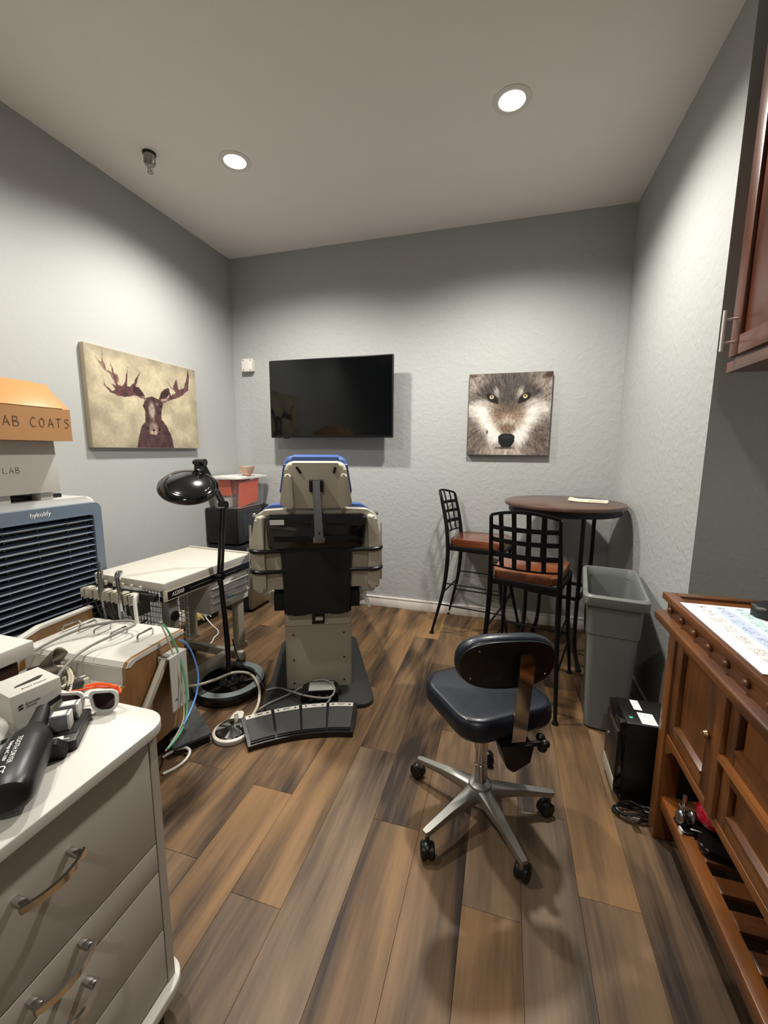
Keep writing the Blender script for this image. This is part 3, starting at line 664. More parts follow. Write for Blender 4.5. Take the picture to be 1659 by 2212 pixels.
bm = B(); cyl(bm, J1+Vector((-0.02, 0, 0)), J1+Vector((0.02, 0, 0)), 0.02, None, 18); ball(bm, J1+Vector((0, 0, -0.03)), (0.016, 0.016, 0.03)); obj('elbow_joint', bm, M_blackgloss, t)
d = (J2-J1).normalized()
for s in (-1, 1): obj('lower_arm_bar', bar(B(), J1+Vector((s*0.011, 0, 0)), J2+Vector((s*0.011, 0, 0)), 0.010, 0.018, (0, 1, 0), 0.002), M_black, t)
bm = B(); cyl(bm, J2+Vector((-0.02, 0, 0)), J2+Vector((0.02, 0, 0)), 0.021, None, 18); obj('arm_joint', bm, M_blackgloss, t)
for s in (-1, 1): obj('upper_arm_bar', bar(B(), J2+Vector((s*0.011, 0, 0)), J3+Vector((s*0.011, 0, 0)), 0.010, 0.018, (0, 1, 0), 0.002), M_black, t)
bm = B(); cyl(bm, J3+Vector((-0.026, 0, 0)), J3+Vector((0.026, 0, 0)), 0.018, None, 18); cyl(bm, J3+Vector((-0.04, 0, 0.0)), J3+Vector((-0.026, 0, 0)), 0.012, None, 14); box(bm, J3+Vector((-0.025, -0.02, -0.04)), J3+Vector((0.015, 0.005, 0.0)), 0.004); obj('wrist_joint', bm, M_blackgloss, t)
obj('wrist_collar', cyl(B(), J3+Vector((-0.018, -0.005, -0.02)), J3+Vector((-0.026, -0.01, -0.05)), 0.012), M_chrome, t)
HM = Matrix.Translation(HC) @ Matrix.Rotation(math.radians(40), 4, 'Z') @ Matrix.Rotation(math.radians(31), 4, 'X')
bm = B(); lathe(bm, [(0.0005, 0.017), (0.091, 0.016), (0.095, 0.0135), (0.098, 0.0155), (0.115, 0.011), (0.128, -0.002), (0.13, -0.01), (0.124, -0.017), (0.0005, -0.017)], 56, HM, False); hd = obj('lamp_head', bm, M_blackgloss, t)
bm = B(); lathe(bm, [(0.1305, -0.004), (0.1325, -0.01), (0.13, -0.016)], 56, HM, False); obj('head_rim', bm, mat('smoky_rim', '4A3E38', 0.2, 0.5, var=0.05), hd)
obj('head_neck', tube(B(), [J3+Vector((-0.01, -0.01, -0.04)), HM @ Vector((0.055, 0.115, 0.01)), HM @ Vector((0.04, 0.09, 0.014))], 0.012, 10, 4), M_black, t)
obj('power_cord', tube(B(), [(0.02, 0.02, 0.3), (0.06, 0.03, 0.16), (0.16, 0.04, 0.1), (0.24, 0.02, 0.012), (0.3, 0.12, 0.007), (0.2, 0.3, 0.007)], 0.0035, 6, 8), M_black, t)

# ------------------------------------------------------------------ small fridge, microwave, clear bin, bowl
t = thing('mini_fridge', 'black mini fridge with a steel door under the microwave in the room corner', 'fridge', (-2.21, 3.15, 0))
bm = B(); box(bm, (-0.2, -0.23, 0.02), (0.165, 0.23, 0.575), 0.006); obj('cabinet', bm, M_blackmat, t)
bm = B(); box(bm, (0.168, -0.232, 0.03), (0.208, 0.232, 0.57), 0.008); dr = obj('door', bm, M_steel, t)
obj('door_handle', box(B(), (0.208, 0.15, 0.35), (0.222, 0.175, 0.52), 0.004), M_chrome, dr)
for sx in (-0.17, 0.14):
    for sy in (-0.2, 0.2): obj('foot', cyl(B(), (sx, sy, 0), (sx, sy, 0.022), 0.018), M_black, t)
t = thing('microwave', 'black microwave oven on top of the mini fridge', 'microwave', (-2.24, 3.14, 0.577))
bm = B(); box(bm, (-0.185, -0.225, 0.012), (0.125, 0.225, 0.31), 0.008); bd = obj('housing', bm, M_black, t)
for r in range(3):
    for c in range(9): obj('vent_slot', box(B(), (-0.13+c*0.016, -0.2265, 0.075+r*0.02), (-0.122+c*0.016, -0.2255, 0.088+r*0.02)), M_blackmat, bd, False)
bm = B(); box(bm, (0.125, -0.223, 0.02), (0.15, 0.11, 0.305), 0.006); dr = obj('door', bm, mat('charcoal_plastic', '25272A', 0.35, var=0.04), t)
bm = B(); box(bm, (0.15, -0.18, 0.07), (0.153, 0.07, 0.255), 0.002); obj('door_window', bm, mat('smoked_window', '2A2D31', 0.12, var=0.05), dr)
bm = B(); box(bm, (0.125, 0.115, 0.02), (0.148, 0.223, 0.305), 0.006); obj('control_panel', bm, M_black, t)
for sx in (-0.15, 0.1):
    for sy in (-0.19, 0.19): obj('foot', cyl(B(), (sx, sy, 0), (sx, sy, 0.014), 0.012), M_black, t)
t = thing('storage_bin', 'clear plastic storage bin with a white lid and orange things inside', 'storage bin', (-2.24, 3.14, 0.889))
def frustum(bm, z0, z1, a, b, c, d, r=0.03):
    A = rect(-a, a, -b, b, r); Bq = rect(-c, c, -d, d, r)
    return loft(bm, [[(p[0], p[1], z0) for p in A], [(p[0], p[1], z1) for p in Bq]], True, False)
bm = B(); frustum(bm, 0.0, 0.245, 0.125, 0.19, 0.142, 0.21); prism(bm, rect(-0.125, 0.125, -0.19, 0.19, 0.03), 0.0, 0.003); obj('tub', bm, M_clear, t)
bm = B(); prism(bm, rect(-0.155, 0.155, -0.225, 0.225, 0.03), 0.245, 0.262, I4, 0.004); prism(bm, rect(-0.12, 0.12, -0.19, 0.19, 0.03), 0.262, 0.268, I4, 0.003); obj('lid', bm, M_whitepl, t)
bm = B(); box(bm, (-0.11, -0.17, 0.006), (0.02, -0.02, 0.085), 0.006); tag(obj('inner_tray', bm, M_clear2, t), 'cloudy inner box')
t2 = thing('orange_folder', 'orange plastic folders standing inside the clear storage bin', 'folder', (-2.24, 3.14, 0.899), 0, None)
obj('sheet', box(B(), (-0.002, -0.14, 0.004), (0.002, 0.14, 0.22), 0, 2, Matrix.Translation((0.085, 0.0, 0)) @ Matrix.Rotation(math.radians(9), 4, 'Y') @ Matrix.Rotation(0.12, 4, 'X')), M_orange, t2)
obj('sheet', box(B(), (-0.06, -0.002, 0.09), (0.06, 0.002, 0.225), 0, 2, Matrix.Translation((-0.035, -0.13, 0)) @ Matrix.Rotation(0.1, 4, 'X')), M_orange, t2)
obj('sheet', box(B(), (-0.05, -0.12, 0.1), (0.05, 0.1, 0.23), 0.01, 2), mat('orange_cloth', 'D2552E', 0.7, var=0.1), t2)
t = thing('mixing_bowl', 'small translucent peach rubber mixing bowl on the white bin lid', 'bowl', (-2.135, 3.11, 1.157))
bm = B(); lathe(bm, [(0.0005, 0.0), (0.03, 0.0), (0.033, 0.006), (0.054, 0.03), (0.068, 0.078), (0.065, 0.078), (0.051, 0.032), (0.03, 0.01), (0.0005, 0.008)], 32, I4, False); obj('cup', bm, M_bowl, t)
bm = B(); lathe(bm, [(0.0005, -0.0), (0.031, 0.0), (0.034, 0.012), (0.031, 0.0125)], 28, I4, False); obj('red_base', bm, mat('red_rubber', 'C2342E', 0.4, var=0.03), t)

# ------------------------------------------------------------------ bar table and stools
t = thing('bar_table', 'round dark brown bar table with black metal legs in the room corner', 'table', (0.385, 2.985, 0))
TR = 0.378
bm = B(); lathe(bm, [(0.0005, 1.022), (TR-0.012, 1.022), (TR-0.002, 1.028), (TR, 1.038), (TR-0.004, 1.048), (TR-0.014, 1.052), (0.0005, 1.052)], 72, I4, False); obj('table_top', bm, M_table, t)
bm = B(); lathe(bm, [(TR-0.03, 1.022), (TR-0.028, 0.985), (TR-0.036, 0.985), (TR-0.038, 1.022)], 72, I4, False); obj('rim_band', bm, M_iron, t)
LG = [(0.235*math.cos(math.radians(a)), 0.235*math.sin(math.radians(a))) for a in (-66, 24, 114, 204)]
for x, y in LG:
    k = 0.30/0.235
    bm = B(); tube(bm, [(x, y, 1.0), (x, y, 0.6), (x*0.98, y*0.98, 0.3), (x*1.05, y*1.05, 0.12), (x*k, y*k, 0.012)], [0.013]*5, 10, 5); lg = obj('leg', bm, M_iron, t)
    obj('foot', lathe(B(), [(0.0005, 0), (0.02, 0), (0.018, 0.012), (0.012, 0.02), (0.0005, 0.02)], 14, Matrix.Translation((x*k, y*k, 0)), False), M_iron, lg)
for i in range(4):
    a, b = LG[i], LG[(i+1) % 4]
    obj('stretcher', bar(B(), (a[0], a[1], 0.45), (b[0], b[1], 0.45), 0.02, 0.02, (0, 0, 1), 0.002), M_iron, t)
    obj('top_rail', bar(B(), (a[0], a[1], 0.985), (b[0], b[1], 0.985), 0.022, 0.028, (0, 0, 1), 0.002), M_iron, t)
# folded papers on the table
t = thing('folded_paper', 'folded paper menu lying on the round bar table', 'paper', (0.545, 3.035, 1.0525), -14)
def pbend(k): return lambda u, v: 0.004+0.014*np.clip(0.28-u, 0, 1)**2*8+k*np.sin(v*3.1)*0.006
def menu(u, v):
    img = np.ones(u.shape+(3,))*np.array(hexc('D9C4A8')); a = ((v > 0.42) & (u > 0.12)).astype(float); img = mixc(img, hexc('E9E9E6'), a)
    n = (fbm(u*60, v*14, 2) > 0.52)&(v > 0.5)&(v < 0.92)&(u > 0.2)&(u < 0.92); img = mixc(img, hexc('8F9094'), n*0.6)
    return mixc(img, hexc('9A8C74'), ((u > 0.5)&(u < 0.9)&(v > 0.14)&(v < 0.32)).astype(float))
painted('printed_sheet', 0.235, 0.19, 60, 50, menu, t, I4, pbend(1.0))
bm = B(); prism(bm, [(-0.112, -0.09), (0.11, -0.092), (0.125, 0.0), (0.112, 0.092), (-0.105, 0.09)], 0.0, 0.003); obj('under_sheet', bm, M_paper, t, False)

def bar_stool(label, loc, rz):
    t = thing('bar_stool', label, 'bar stool', loc, rz, 'wrought iron bar stools with wooden seats')
    SZ = 0.70
    # seat: local +y is the direction the sitter faces
    bm = B(); prism(bm, rpoly([(-0.185, -0.2), (0.185, -0.2), (0.205, 0.2), (-0.205, 0.2)], 0.045), SZ-0.012, SZ+0.028, I4, 0.012, 3)
    for v in bm.verts:
        if v.co.z > SZ: v.co.z += 0.014*((v.co.x/0.2)**2)-0.012*math.exp(-((v.co.y+0.02)/0.16)**2)*(1-min(1, abs(v.co.x/0.2)))
    obj('seat', bm, M_seat, t)
    for p, q in (((-0.19, -0.2), (0.19, -0.2)), ((-0.205, 0.19), (0.205, 0.19)), ((-0.19, -0.2), (-0.205, 0.19)), ((0.19, -0.2), (0.205, 0.19))):
        obj('seat_rail', bar(B(), (p[0], p[1], SZ-0.026), (q[0], q[1], SZ-0.03), 0.022, 0.036, (0, 0, 1), 0.003), M_iron, t)
    for s in (-1, 1):
        # rear leg and back post in one sweep
        pts = [(s*0.232, -0.30, 0.012), (s*0.224, -0.275, 0.12), (s*0.205, -0.225, 0.35), (s*0.197, -0.205, 0.55), (s*0.195, -0.205, SZ), (s*0.192, -0.225, 0.86), (s*0.186, -0.268, 1.045)]
        lg = obj('rear_leg', tube(B(), pts, [0.010, 0.011, 0.014, 0.016, 0.016, 0.013, 0.011], 8, 5), M_iron, t)
        obj('foot', lathe(B(), [(0.0005, 0), (0.019, 0), (0.016, 0.01), (0.011, 0.018), (0.0005, 0.018)], 14, Matrix.Translation((s*0.232, -0.30, 0)), False), M_iron, lg)
        pts = [(s*0.235, 0.275, 0.012), (s*0.228, 0.25, 0.12), (s*0.21, 0.2, 0.35), (s*0.203, 0.185, 0.55), (s*0.203, 0.185, SZ-0.02)]
        lg = obj('front_leg', tube(B(), pts, [0.010, 0.011, 0.014, 0.015, 0.014], 8, 5), M_iron, t)
        obj('foot', lathe(B(), [(0.0005, 0), (0.019, 0), (0.016, 0.01), (0.011, 0.018), (0.0005, 0.018)], 14, Matrix.Translation((s*0.235, 0.275, 0)), False), M_iron, lg)
        obj('side_rung', tube(B(), [(s*0.215, -0.25, 0.235), (s*0.218, 0.22, 0.235)], 0.006, 8, 1), M_iron, t)
        obj('upper_rung', tube(B(), [(s*0.203, -0.215, 0.4), (s*0.206, 0.19, 0.4)], 0.006, 8, 1), M_iron, t)
    obj('front_rung', tube(B(), [(-0.213, 0.21, 0.28), (0.213, 0.21, 0.28)], 0.008, 8, 1), M_iron, t)
    obj('rear_rung', tube(B(), [(-0.213, -0.235, 0.32), (0.213, -0.235, 0.32)], 0.006, 8, 1), M_iron, t)
    yb = lambda z: -0.205-0.063*max(0, (z-SZ)/0.345)**1.6
    bow = lambda x, z: -0.05*(1-(x/0.19)**2)*min(1, (z-SZ+0.1)/0.2)
    # curved cross bands
    def band(z, hw, h, dz=0.0, n=12):
        rings = []
        for i in range(n+1):
            x = -hw+2*hw*i/n; zz = z+dz*(1-(x/hw)**2); y = yb(zz)+bow(x, zz)
            rings.append([(x, y-0.003, zz-h/2), (x, y+0.003, zz-h/2), (x, y+0.003, zz+h/2), (x, y-0.003, zz+h/2)])
        return loft(B(), rings)
    obj('top_rail', band(1.048, 0.188, 0.016, 0.032), M_iron, t)
    for z, h in ((0.985, 0.024), (0.915, 0.024), (0.838, 0.027)): obj('cross_slat', band(z, 0.19, h), M_iron, t)
    obj('bottom_rail', band(0.765, 0.193, 0.010), M_iron, t)
    for x in (-0.123, -0.047, 0.032, 0.11):
        rings = []
        for i in range(13):
            z = 0.765+(1.048+0.032*(1-(x/0.188)**2)-0.765)*i/12; y = yb(z)+bow(x, z)+0.005; h = 0.0125
            rings.append([(x-h, y-0.0025, z), (x+h, y-0.0025, z), (x+h, y+0.0025, z), (x-h, y+0.0025, z)])
        obj('upright_slat', loft(B(), rings), M_iron, t)
    scale_thing(t, 0.92, 1, 1)
    return t
bar_stool('black iron bar stool with a red-brown wooden seat, its back turned to the navy stool', (0.172, 2.455, 0), -14)
bar_stool('black iron bar stool with a red-brown wooden seat, standing sideways against the wall', (-0.148, 3.148, 0), -100)

# ------------------------------------------------------------------ navy wheeled stool
t = thing('rolling_stool', 'navy vinyl rolling stool with a small backrest and five star metal base', 'stool', (-0.035, 1.46, 0))
A5 = [math.radians(a) for a in (-127, -57, 17, 89, 157)]
for i, a in enumerate(A5):
    c, s = math.cos(a), math.sin(a); rings = []
    for r, wd, z0, z1 in ((0.02, 0.032, 0.085, 0.128), (0.06, 0.027, 0.088, 0.124), (0.16, 0.0185, 0.088, 0.111), (0.27, 0.0145, 0.078, 0.094), (0.284, 0.011, 0.079, 0.092)):
        q = [(-wd, z0), (wd, z0), (wd*0.95, z1-0.005), (wd*0.78, z1), (-wd*0.78, z1), (-wd*0.95, z1-0.005)]
        rings.append([(c*r-s*o, s*r+c*o, z) for o, z in q])
    obj('base_arm', loft(B(), rings), M_alu, t, True, 50)
    ph = a+0.9+i*1.3; cx, cy = 0.27*c, 0.27*s; ox, oy = cx+0.016*math.cos(ph), cy+0.016*math.sin(ph)
    ax = Vector((-math.sin(ph), math.cos(ph), 0))
    cs = obj('caster', cyl(B(), (cx, cy, 0.052), (cx, cy, 0.08), 0.008), M_steel, t)
    bm = B()
    for k in (-1, 1):
        Mx = frame((ox+ax.x*k*0.013, oy+ax.y*k*0.013, 0.028), (math.cos(ph), math.sin(ph), 0), (0, 0, 1))
        lathe(bm, [(0.0005, -0.011), (0.022, -0.011), (0.028, -0.006), (0.028, 0.006), (0.022, 0.011), (0.0005, 0.011)], 22, Mx, False)
    obj('caster_wheel', bm, M_black, cs)
    obj('caster_hood', ball(B(), (ox, oy, 0.034), (0.026, 0.026, 0.026), I4, 12, 8), M_black, cs)
bm = B(); lathe(bm, [(0.0005, 0.075), (0.045, 0.08), (0.05, 0.1), (0.042, 0.135), (0.026, 0.145), (0.0005, 0.145)], 28, I4, False); obj('base_hub', bm, M_alu, t)
bm = B(); lathe(bm, [(0.0005, 0.14), (0.0235, 0.14), (0.0235, 0.215), (0.0215, 0.217), (0.0215, 0.275), (0.0255, 0.277), (0.0255, 0.315), (0.018, 0.315), (0.018, 0.30), (0.0005, 0.30)], 26, I4, False); obj('column', bm, M_chrome, t)
obj('piston', cyl(B(), (0, 0, 0.30), (0, 0, 0.43), 0.012), M_black, t)
bm = B(); box(bm, (-0.08, -0.1, 0.417), (0.1, 0.1, 0.433), 0.003); obj('seat_plate', bm, M_black, t)
# seat: rounded square, turned so a corner points to the camera
SA = math.radians(36); SM = Matrix.Translation((0.012, 0.012, 0.055)) @ Matrix.Rotation(SA, 4, 'Z')
so = rpoly([(-0.185, -0.175), (0.185, -0.175), (0.2, 0.18), (-0.2, 0.18)], 0.085, 8)
sag = lambda p: Vector((p.x, p.y, p.z+(0.010-0.016*math.exp(-((p.y-0.01)/0.1)**2) if p.z > 0.425 else 0)))
obj('seat', cushion(B(), so, 0.376, 0.452, SM, 0.03, 0.0, 5, sag), M_navy, t, True, 60)
pip = [SM @ sag(Vector((p[0]*0.955, p[1]*0.955, 0.4495))) for p in so]
obj('seat_piping', tube(B(), pip, 0.002, 6, 1, True), M_navy, t)
# back: oval pad, back support in chrome
BA = math.radians(22); BO = Vector((0.072, -0.165, 0))
BM = Matrix.Translation((BO.x, BO.y, 0.715)) @ Matrix.Rotation(BA, 4, 'Z') @ Matrix.Rotation(math.radians(8), 4, 'X')
bo = [(0.165*math.copysign(abs(math.cos(a))**0.72, math.cos(a)), 0.093*math.copysign(abs(math.sin(a))**0.8, math.sin(a))) for a in [2*math.pi*k/48 for k in range(48)]]
bend = lambda p: Vector((p.x, p.y, p.z+0.5*p.x**2))
obj('backrest', cushion(B(), bo, -0.012, 0.042, BM @ XZ, 0.024, 0.006, 5, bend), M_navy, t, True, 60)
bk = obj('back_panel', cushion(B(), [(x*0.955, z*0.93) for x, z in bo], -0.016, -0.008, BM @ XZ, 0.003, 0.0, 3, bend), M_black, t, True, 60)
for x, z in ((-0.12, -0.045), (-0.1, 0.055), (0.125, -0.04)): obj('rivet', ball(B(), BM @ Vector((x, -0.0165+0.5*x*x, z)), 0.0035), M_chrome, bk)
# chrome upright
bx = 0.05; q = [(BM @ Vector((bx, -0.030, 0.05))), (BM @ Vector((bx, -0.034, -0.03))), (BM @ Vector((bx, -0.036, -0.12)))]
q += [Vector((q[-1].x-0.004, q[-1].y+0.008, 0.49)), Vector((q[-1].x-0.006, q[-1].y+0.018, 0.435))]
rx = Vector((math.cos(BA), math.sin(BA), 0)); ry = Vector((-math.sin(BA), math.cos(BA), 0))
rings = [[p-rx*0.024-ry*0.003, p+rx*0.024-ry*0.003, p+rx*0.024+ry*0.003, p-rx*0.024+ry*0.003] for p in spline(q, 5)]
obj('back_support', loft(B(), rings), M_chrome, t)
bm = B(); prism(bm, rpoly([(-0.03, 0.405), (0.085, 0.405), (0.075, 0.345), (0.02, 0.31), (-0.005, 0.33)], 0.006), -0.045, 0.02, Matrix.Translation((q[-1].x-0.045, q[-1].y+0.02, 0.02)) @ Matrix.Rotation(BA, 4, 'Z') @ XZ, 0.004); obj('tilt_housing', bm, M_black, t)
kp = Vector((q[-1].x+0.06, q[-1].y+0.03, 0.42))
bm = B(); cyl(bm, kp-rx*0.07, kp+rx*0.01, 0.009)
for k in range(3):
    aa = math.radians(30+120*k); ball(bm, kp+rx*0.02+Vector((0, 0, math.sin(aa)*0.018))+ry*math.cos(aa)*0.018, (0.016, 0.014, 0.014))
obj('adjusting_knob', bm, M_black, t)

# ------------------------------------------------------------------ waste bin
t = thing('waste_bin', 'tall slim grey plastic waste bin standing beside the wall corner', 'waste bin', (0.572, 2.36, 0), -9)
def tub(bm, secs, r=0.03):
    return loft(bm, [[(p[0], p[1], z) for p in rect(-a, a, -b, b, r)] for a, b, z in secs], True, False)
bm = B(); tub(bm, [(0.085, 0.235, 0.0), (0.092, 0.245, 0.01), (0.108, 0.262, 0.50), (0.108, 0.262, 0.505), (0.114, 0.268, 0.508), (0.12, 0.275, 0.66), (0.118, 0.273, 0.662), (0.112, 0.267, 0.662), (0.104, 0.258, 0.5), (0.09, 0.24, 0.02)])
prism(bm, rect(-0.09, 0.09, -0.24, 0.24, 0.03), 0.004, 0.02); obj('body', bm, M_bin, t)
bm = B(); tub(bm, [(0.121, 0.276, 0.655), (0.137, 0.292, 0.655), (0.142, 0.298, 0.668), (0.14, 0.296, 0.7), (0.132, 0.288, 0.708), (0.122, 0.277, 0.708), (0.113, 0.268, 0.68), (0.112, 0.267, 0.655)], 0.035); obj('rim', bm, M_bin, t)

# ------------------------------------------------------------------ computer case and coiled cable
t = thing('computer_case', 'small black desktop computer case with white stickers standing beside the waste bin', 'computer', (0.69, 1.765, 0), 0)
bm = B(); box(bm, (-0.19, -0.092, 0.008), (0.2, 0.092, 0.345), 0.004); obj('chassis', bm, M_black, t)
bm = B(); prism(bm, rpoly([(-0.09, 0.03), (0.09, 0.03), (0.09, 0.342), (-0.09, 0.342)], 0.006), -0.212, -0.19, YZ, 0.005); fb = obj('front_bezel', bm, M_blackgloss, t)
bm = B(); prism(bm, rpoly([(-0.085, 0.05), (0.085, 0.05), (0.085, 0.3), (-0.085, 0.3)], 0.008), -0.216, -0.211, YZ, 0.002); obj('drive_panel', bm, mat('dark_bezel', '1B1A19', 0.3, var=0.05), fb)
obj('drive_slot', box(B(), (-0.2175, -0.08, 0.285), (-0.2155, 0.03, 0.3)), M_steel, fb)
obj('emblem', cyl(B(), (-0.217, 0.045, 0.2), (-0.2185, 0.045, 0.2), 0.012), M_steel, fb)
bm = B(); prism(bm, rpoly([(-0.085, 0.09), (0.085, 0.09), (0.085, 0.035), (-0.085, 0.035)], 0.004), -0.2175, -0.2145, YZ, 0.001); obj('bezel_trim', bm, M_beigem, fb)
for sx in (-0.15, 0.15):
    for sy in (-0.07, 0.07): obj('foot', cyl(B(), (sx, sy, 0), (sx, sy, 0.009), 0.012), M_black, t)
def sticker(u, v):
    img = np.ones(u.shape+(3,))*np.array(hexc('E8E6DE')); n = (np.sin(v*40) > 0.3)&(fbm(u*40, v*9, 2) > 0.45)&(u > 0.15)&(u < 0.85)&(v > 0.1)&(v < 0.9)
    return mixc(img, hexc('55555A'), n*0.7)
painted('sticker', 0.03, 0.07, 24, 50, sticker, t, Matrix.Translation((-0.125, 0.045, 0.3456)))
painted('sticker', 0.055, 0.075, 40, 50, sticker, t, Matrix.Translation((-0.108, -0.045, 0.3456)))
obj('green_sticker', box(B(), (-0.172, -0.055, 0.345), (-0.16, -0.045, 0.3456)), mat('green_sticker', '3FC48C', 0.3, var=0.2), t)
t = thing('coiled_cable', 'coiled black power cable with a white tag in front of the computer case', 'cable', (0.53, 1.615, 0))
pts = []
for k in range(34):
    a = k*0.62; r = 0.052+0.008*math.sin(k*1.7); pts.append((r*1.15*math.cos(a), r*0.62*math.sin(a), 0.006+0.0009*k+0.004*math.sin(k*2.3)))
pts += [(0.09, 0.01, 0.02), (0.13, 0.03, 0.01), (0.17, 0.05, 0.006)]
obj('cord', tube(B(), pts, 0.0045, 6, 4), M_black, t)
bm = B(); box(bm, (-0.012, -0.0005, -0.02), (0.012, 0.0005, 0.02), 0, 2, Matrix.Translation((-0.005, -0.052, 0.034)) @ Matrix.Rotation(0.6, 4, 'X')); obj('tag', bm, M_whitepl, t, False)

# ------------------------------------------------------------------ sideboard with slatted shelf
SX, SY1, SY0 = 0.575, 1.60, 0.22          # front plane, far end, near end
t = thing('wooden_sideboard', 'orange brown wooden sideboard with round studs, panelled doors and a slatted bottom shelf', 'sideboard', (0.8, 0.9, 0))
OX, OY = -0.8, -0.9
def W(x, y, z): return (x+OX, y+OY, z)
def wbox(name, lo, hi, m, parent=None, bev=0.003): return obj(name, box(B(), W(*lo), W(*hi), bev), m, parent or t)
wbox('table_top', (0.56, SY0-0.02, 0.882), (1.085, SY1-0.012, 0.894), M_cherryY)
for lo, hi, m in (((0.545, SY0-0.03, 0.880), (0.583, SY1, 0.903), M_cherryY), ((1.06, SY0-0.03, 0.880), (1.095, SY1, 0.903), M_cherryY), ((0.583, SY1-0.036, 0.880), (1.06, SY1, 0.903), M_cherryX)): wbox('top_border', lo, hi, m)
ap = wbox('apron_front', (0.560, SY0, 0.826), (0.585, SY1-0.012, 0.880), M_cherryY)
wbox('apron_end', (0.585, SY1-0.03, 0.818), (1.085, SY1-0.012, 0.880), M_cherryX)
bm = B(); prism(bm, rpoly([(0.532+OX, 0.804), (0.532+OX, 0.828), (0.56+OX, 0.834), (0.575+OX, 0.834), (0.575+OX, 0.798), (0.548+OX, 0.796)], 0.006), SY0+OY, SY1+0.012+OY, XZ, 0.002); obj('ledge_moulding', bm, M_cherryY, t)
y = 1.546
for k in range(14):
    if y > SY0: obj('stud', ball(B(), W(0.557, y, 0.856), (0.010, 0.0115, 0.0115), I4, 14, 8), M_cherry, ap)
    y -= 0.0925
for x0, x1, yy0, yy1 in ((SX, SX+0.06, SY1-0.065, SY1-0.01), (1.02, 1.08, SY1-0.065, SY1-0.01), (SX, SX+0.06, SY0, SY0+0.055), (1.02, 1.08, SY0, SY0+0.055)):
    wbox('corner_post', (x0, yy0, 0.0), (x1, yy1, 0.82), M_cherry, None, 0.004)
wbox('end_panel', (SX+0.06, SY1-0.04, 0.40), (1.02, SY1-0.025, 0.82), M_cherry)
wbox('cabinet_floor', (SX+0.012, SY0+0.03, 0.395), (1.08, SY1-0.03, 0.412), M_cherryY)
wbox('back_panel', (1.07, SY0+0.03, 0.15), (1.085, SY1-0.03, 0.82), M_cherryY)
wbox('inner_back', (SX+0.045, SY0+0.05, 0.41), (SX+0.055, SY1-0.065, 0.80), M_darkwood)
def panel_front(name, y0, y1, z0, z1, knob=None, st=0.048):
    r = wbox(name, (SX+0.026, y0, z0), (SX+0.034, y1, z1), M_cherry)
    for lo, hi, m in (((y1-st, z0), (y1, z1), M_cherry), ((y0, z0), (y0+st, z1), M_cherry), ((y0+st, z1-st), (y1-st, z1), M_cherryY), ((y0+st, z0), (y1-st, z0+st), M_cherryY)):
        wbox('frame_rail', (SX+0.006, lo[0], lo[1]), (SX+0.03, hi[0], hi[1]), m, r)
    # raised field and sloped lower bead that catches the light
    bm = B(); prism(bm, [(y0+st+0.004+OY, z0+st+0.002), (y1-st-0.004+OY, z0+st+0.002), (y1-st-0.004+OY, z1-st-0.004), (y0+st+0.004+OY, z1-st-0.004)], -(SX+0.0275+OX), -(SX+0.019+OX), frame((0, 0, 0), (0, 1, 0), (0, 0, 1)) @ Matrix.Diagonal((1, 1, -1, 1)), 0.007, 1)
    obj('field', bm, M_cherry, r)
    bm = B(); prism(bm, [(SX+0.004+OX, z0+st-0.006), (SX+0.004+OX, z0+st+0.002), (SX+0.028+OX, z0+st+0.012), (SX+0.028+OX, z0+st-0.006)], y0+st+OY, y1-st+OY, XZ, 0.001); obj('bead', bm, M_cherryY, r)
    if knob:
        kb = obj('knob', lathe(B(), [(0.0005, 0.03), (0.01, 0.028), (0.013, 0.02), (0.006, 0.012), (0.005, 0.002), (0.012, 0.0)], 18, frame(W(SX+0.02, knob[0], knob[1]), (0, 1, 0), (0, 0, 1)) @ Matrix.Rotation(math.pi, 4, 'X'), False), mat('bronze_knob', '8A6A48', 0.3, 0.8, var=0.05), r)
    return r
panel_front('door', 1.235, 1.53, 0.425, 0.79, (1.268, 0.6))
wbox('stile', (SX-0.004, 1.185, 0.41), (SX+0.03, 1.228, 0.80), M_cherry, None, 0.004)
panel_front('drawer', 0.62, 1.18, 0.605, 0.79, (0.9, 0.70), 0.042)
panel_front('drawer', 0.62, 1.18, 0.42, 0.592, (0.9, 0.51), 0.042)
bm = B(); prism(bm, [(SX-0.010+OX, 0.592), (SX-0.006+OX, 0.604), (SX+0.03+OX, 0.606), (SX+0.03+OX, 0.592)], 0.60+OY, 1.183+OY, XZ, 0.002); obj('drawer_lip', bm, M_cherryY, t)
panel_front('door', 0.30, 0.60, 0.425, 0.79, (0.57, 0.6))
# scalloped skirt below the cabinet
sk = [(SY1-0.065, 0.415), (SY1-0.065, 0.345), (SY1-0.09, 0.352), (SY1-0.12, 0.385), (SY1-0.145, 0.392), (SY0+0.2, 0.392), (SY0+0.17, 0.385), (SY0+0.14, 0.352), (SY0+0.055, 0.345), (SY0+0.055, 0.415)]
bm = B(); prism(bm, [(a+OY, b) for a, b in sk], SX+0.006+OX, SX+0.028+OX, YZ, 0.002); obj('skirt', bm, M_cherryY, t)
# slatted shelf
wbox('shelf_rail_front', (SX+0.012, SY0+0.03, 0.128), (SX+0.055, SY1-0.03, 0.176), M_cherryY)
wbox('shelf_rail_back', (1.035, SY0+0.03, 0.128), (1.075, SY1-0.03, 0.176), M_cherryY)
y = SY1-0.062; 
while y > SY0+0.05:
    wbox('shelf_slat', (SX+0.055, y-0.052, 0.154), (1.035, y, 0.174), M_cherryX, None, 0.002); y -= 0.094

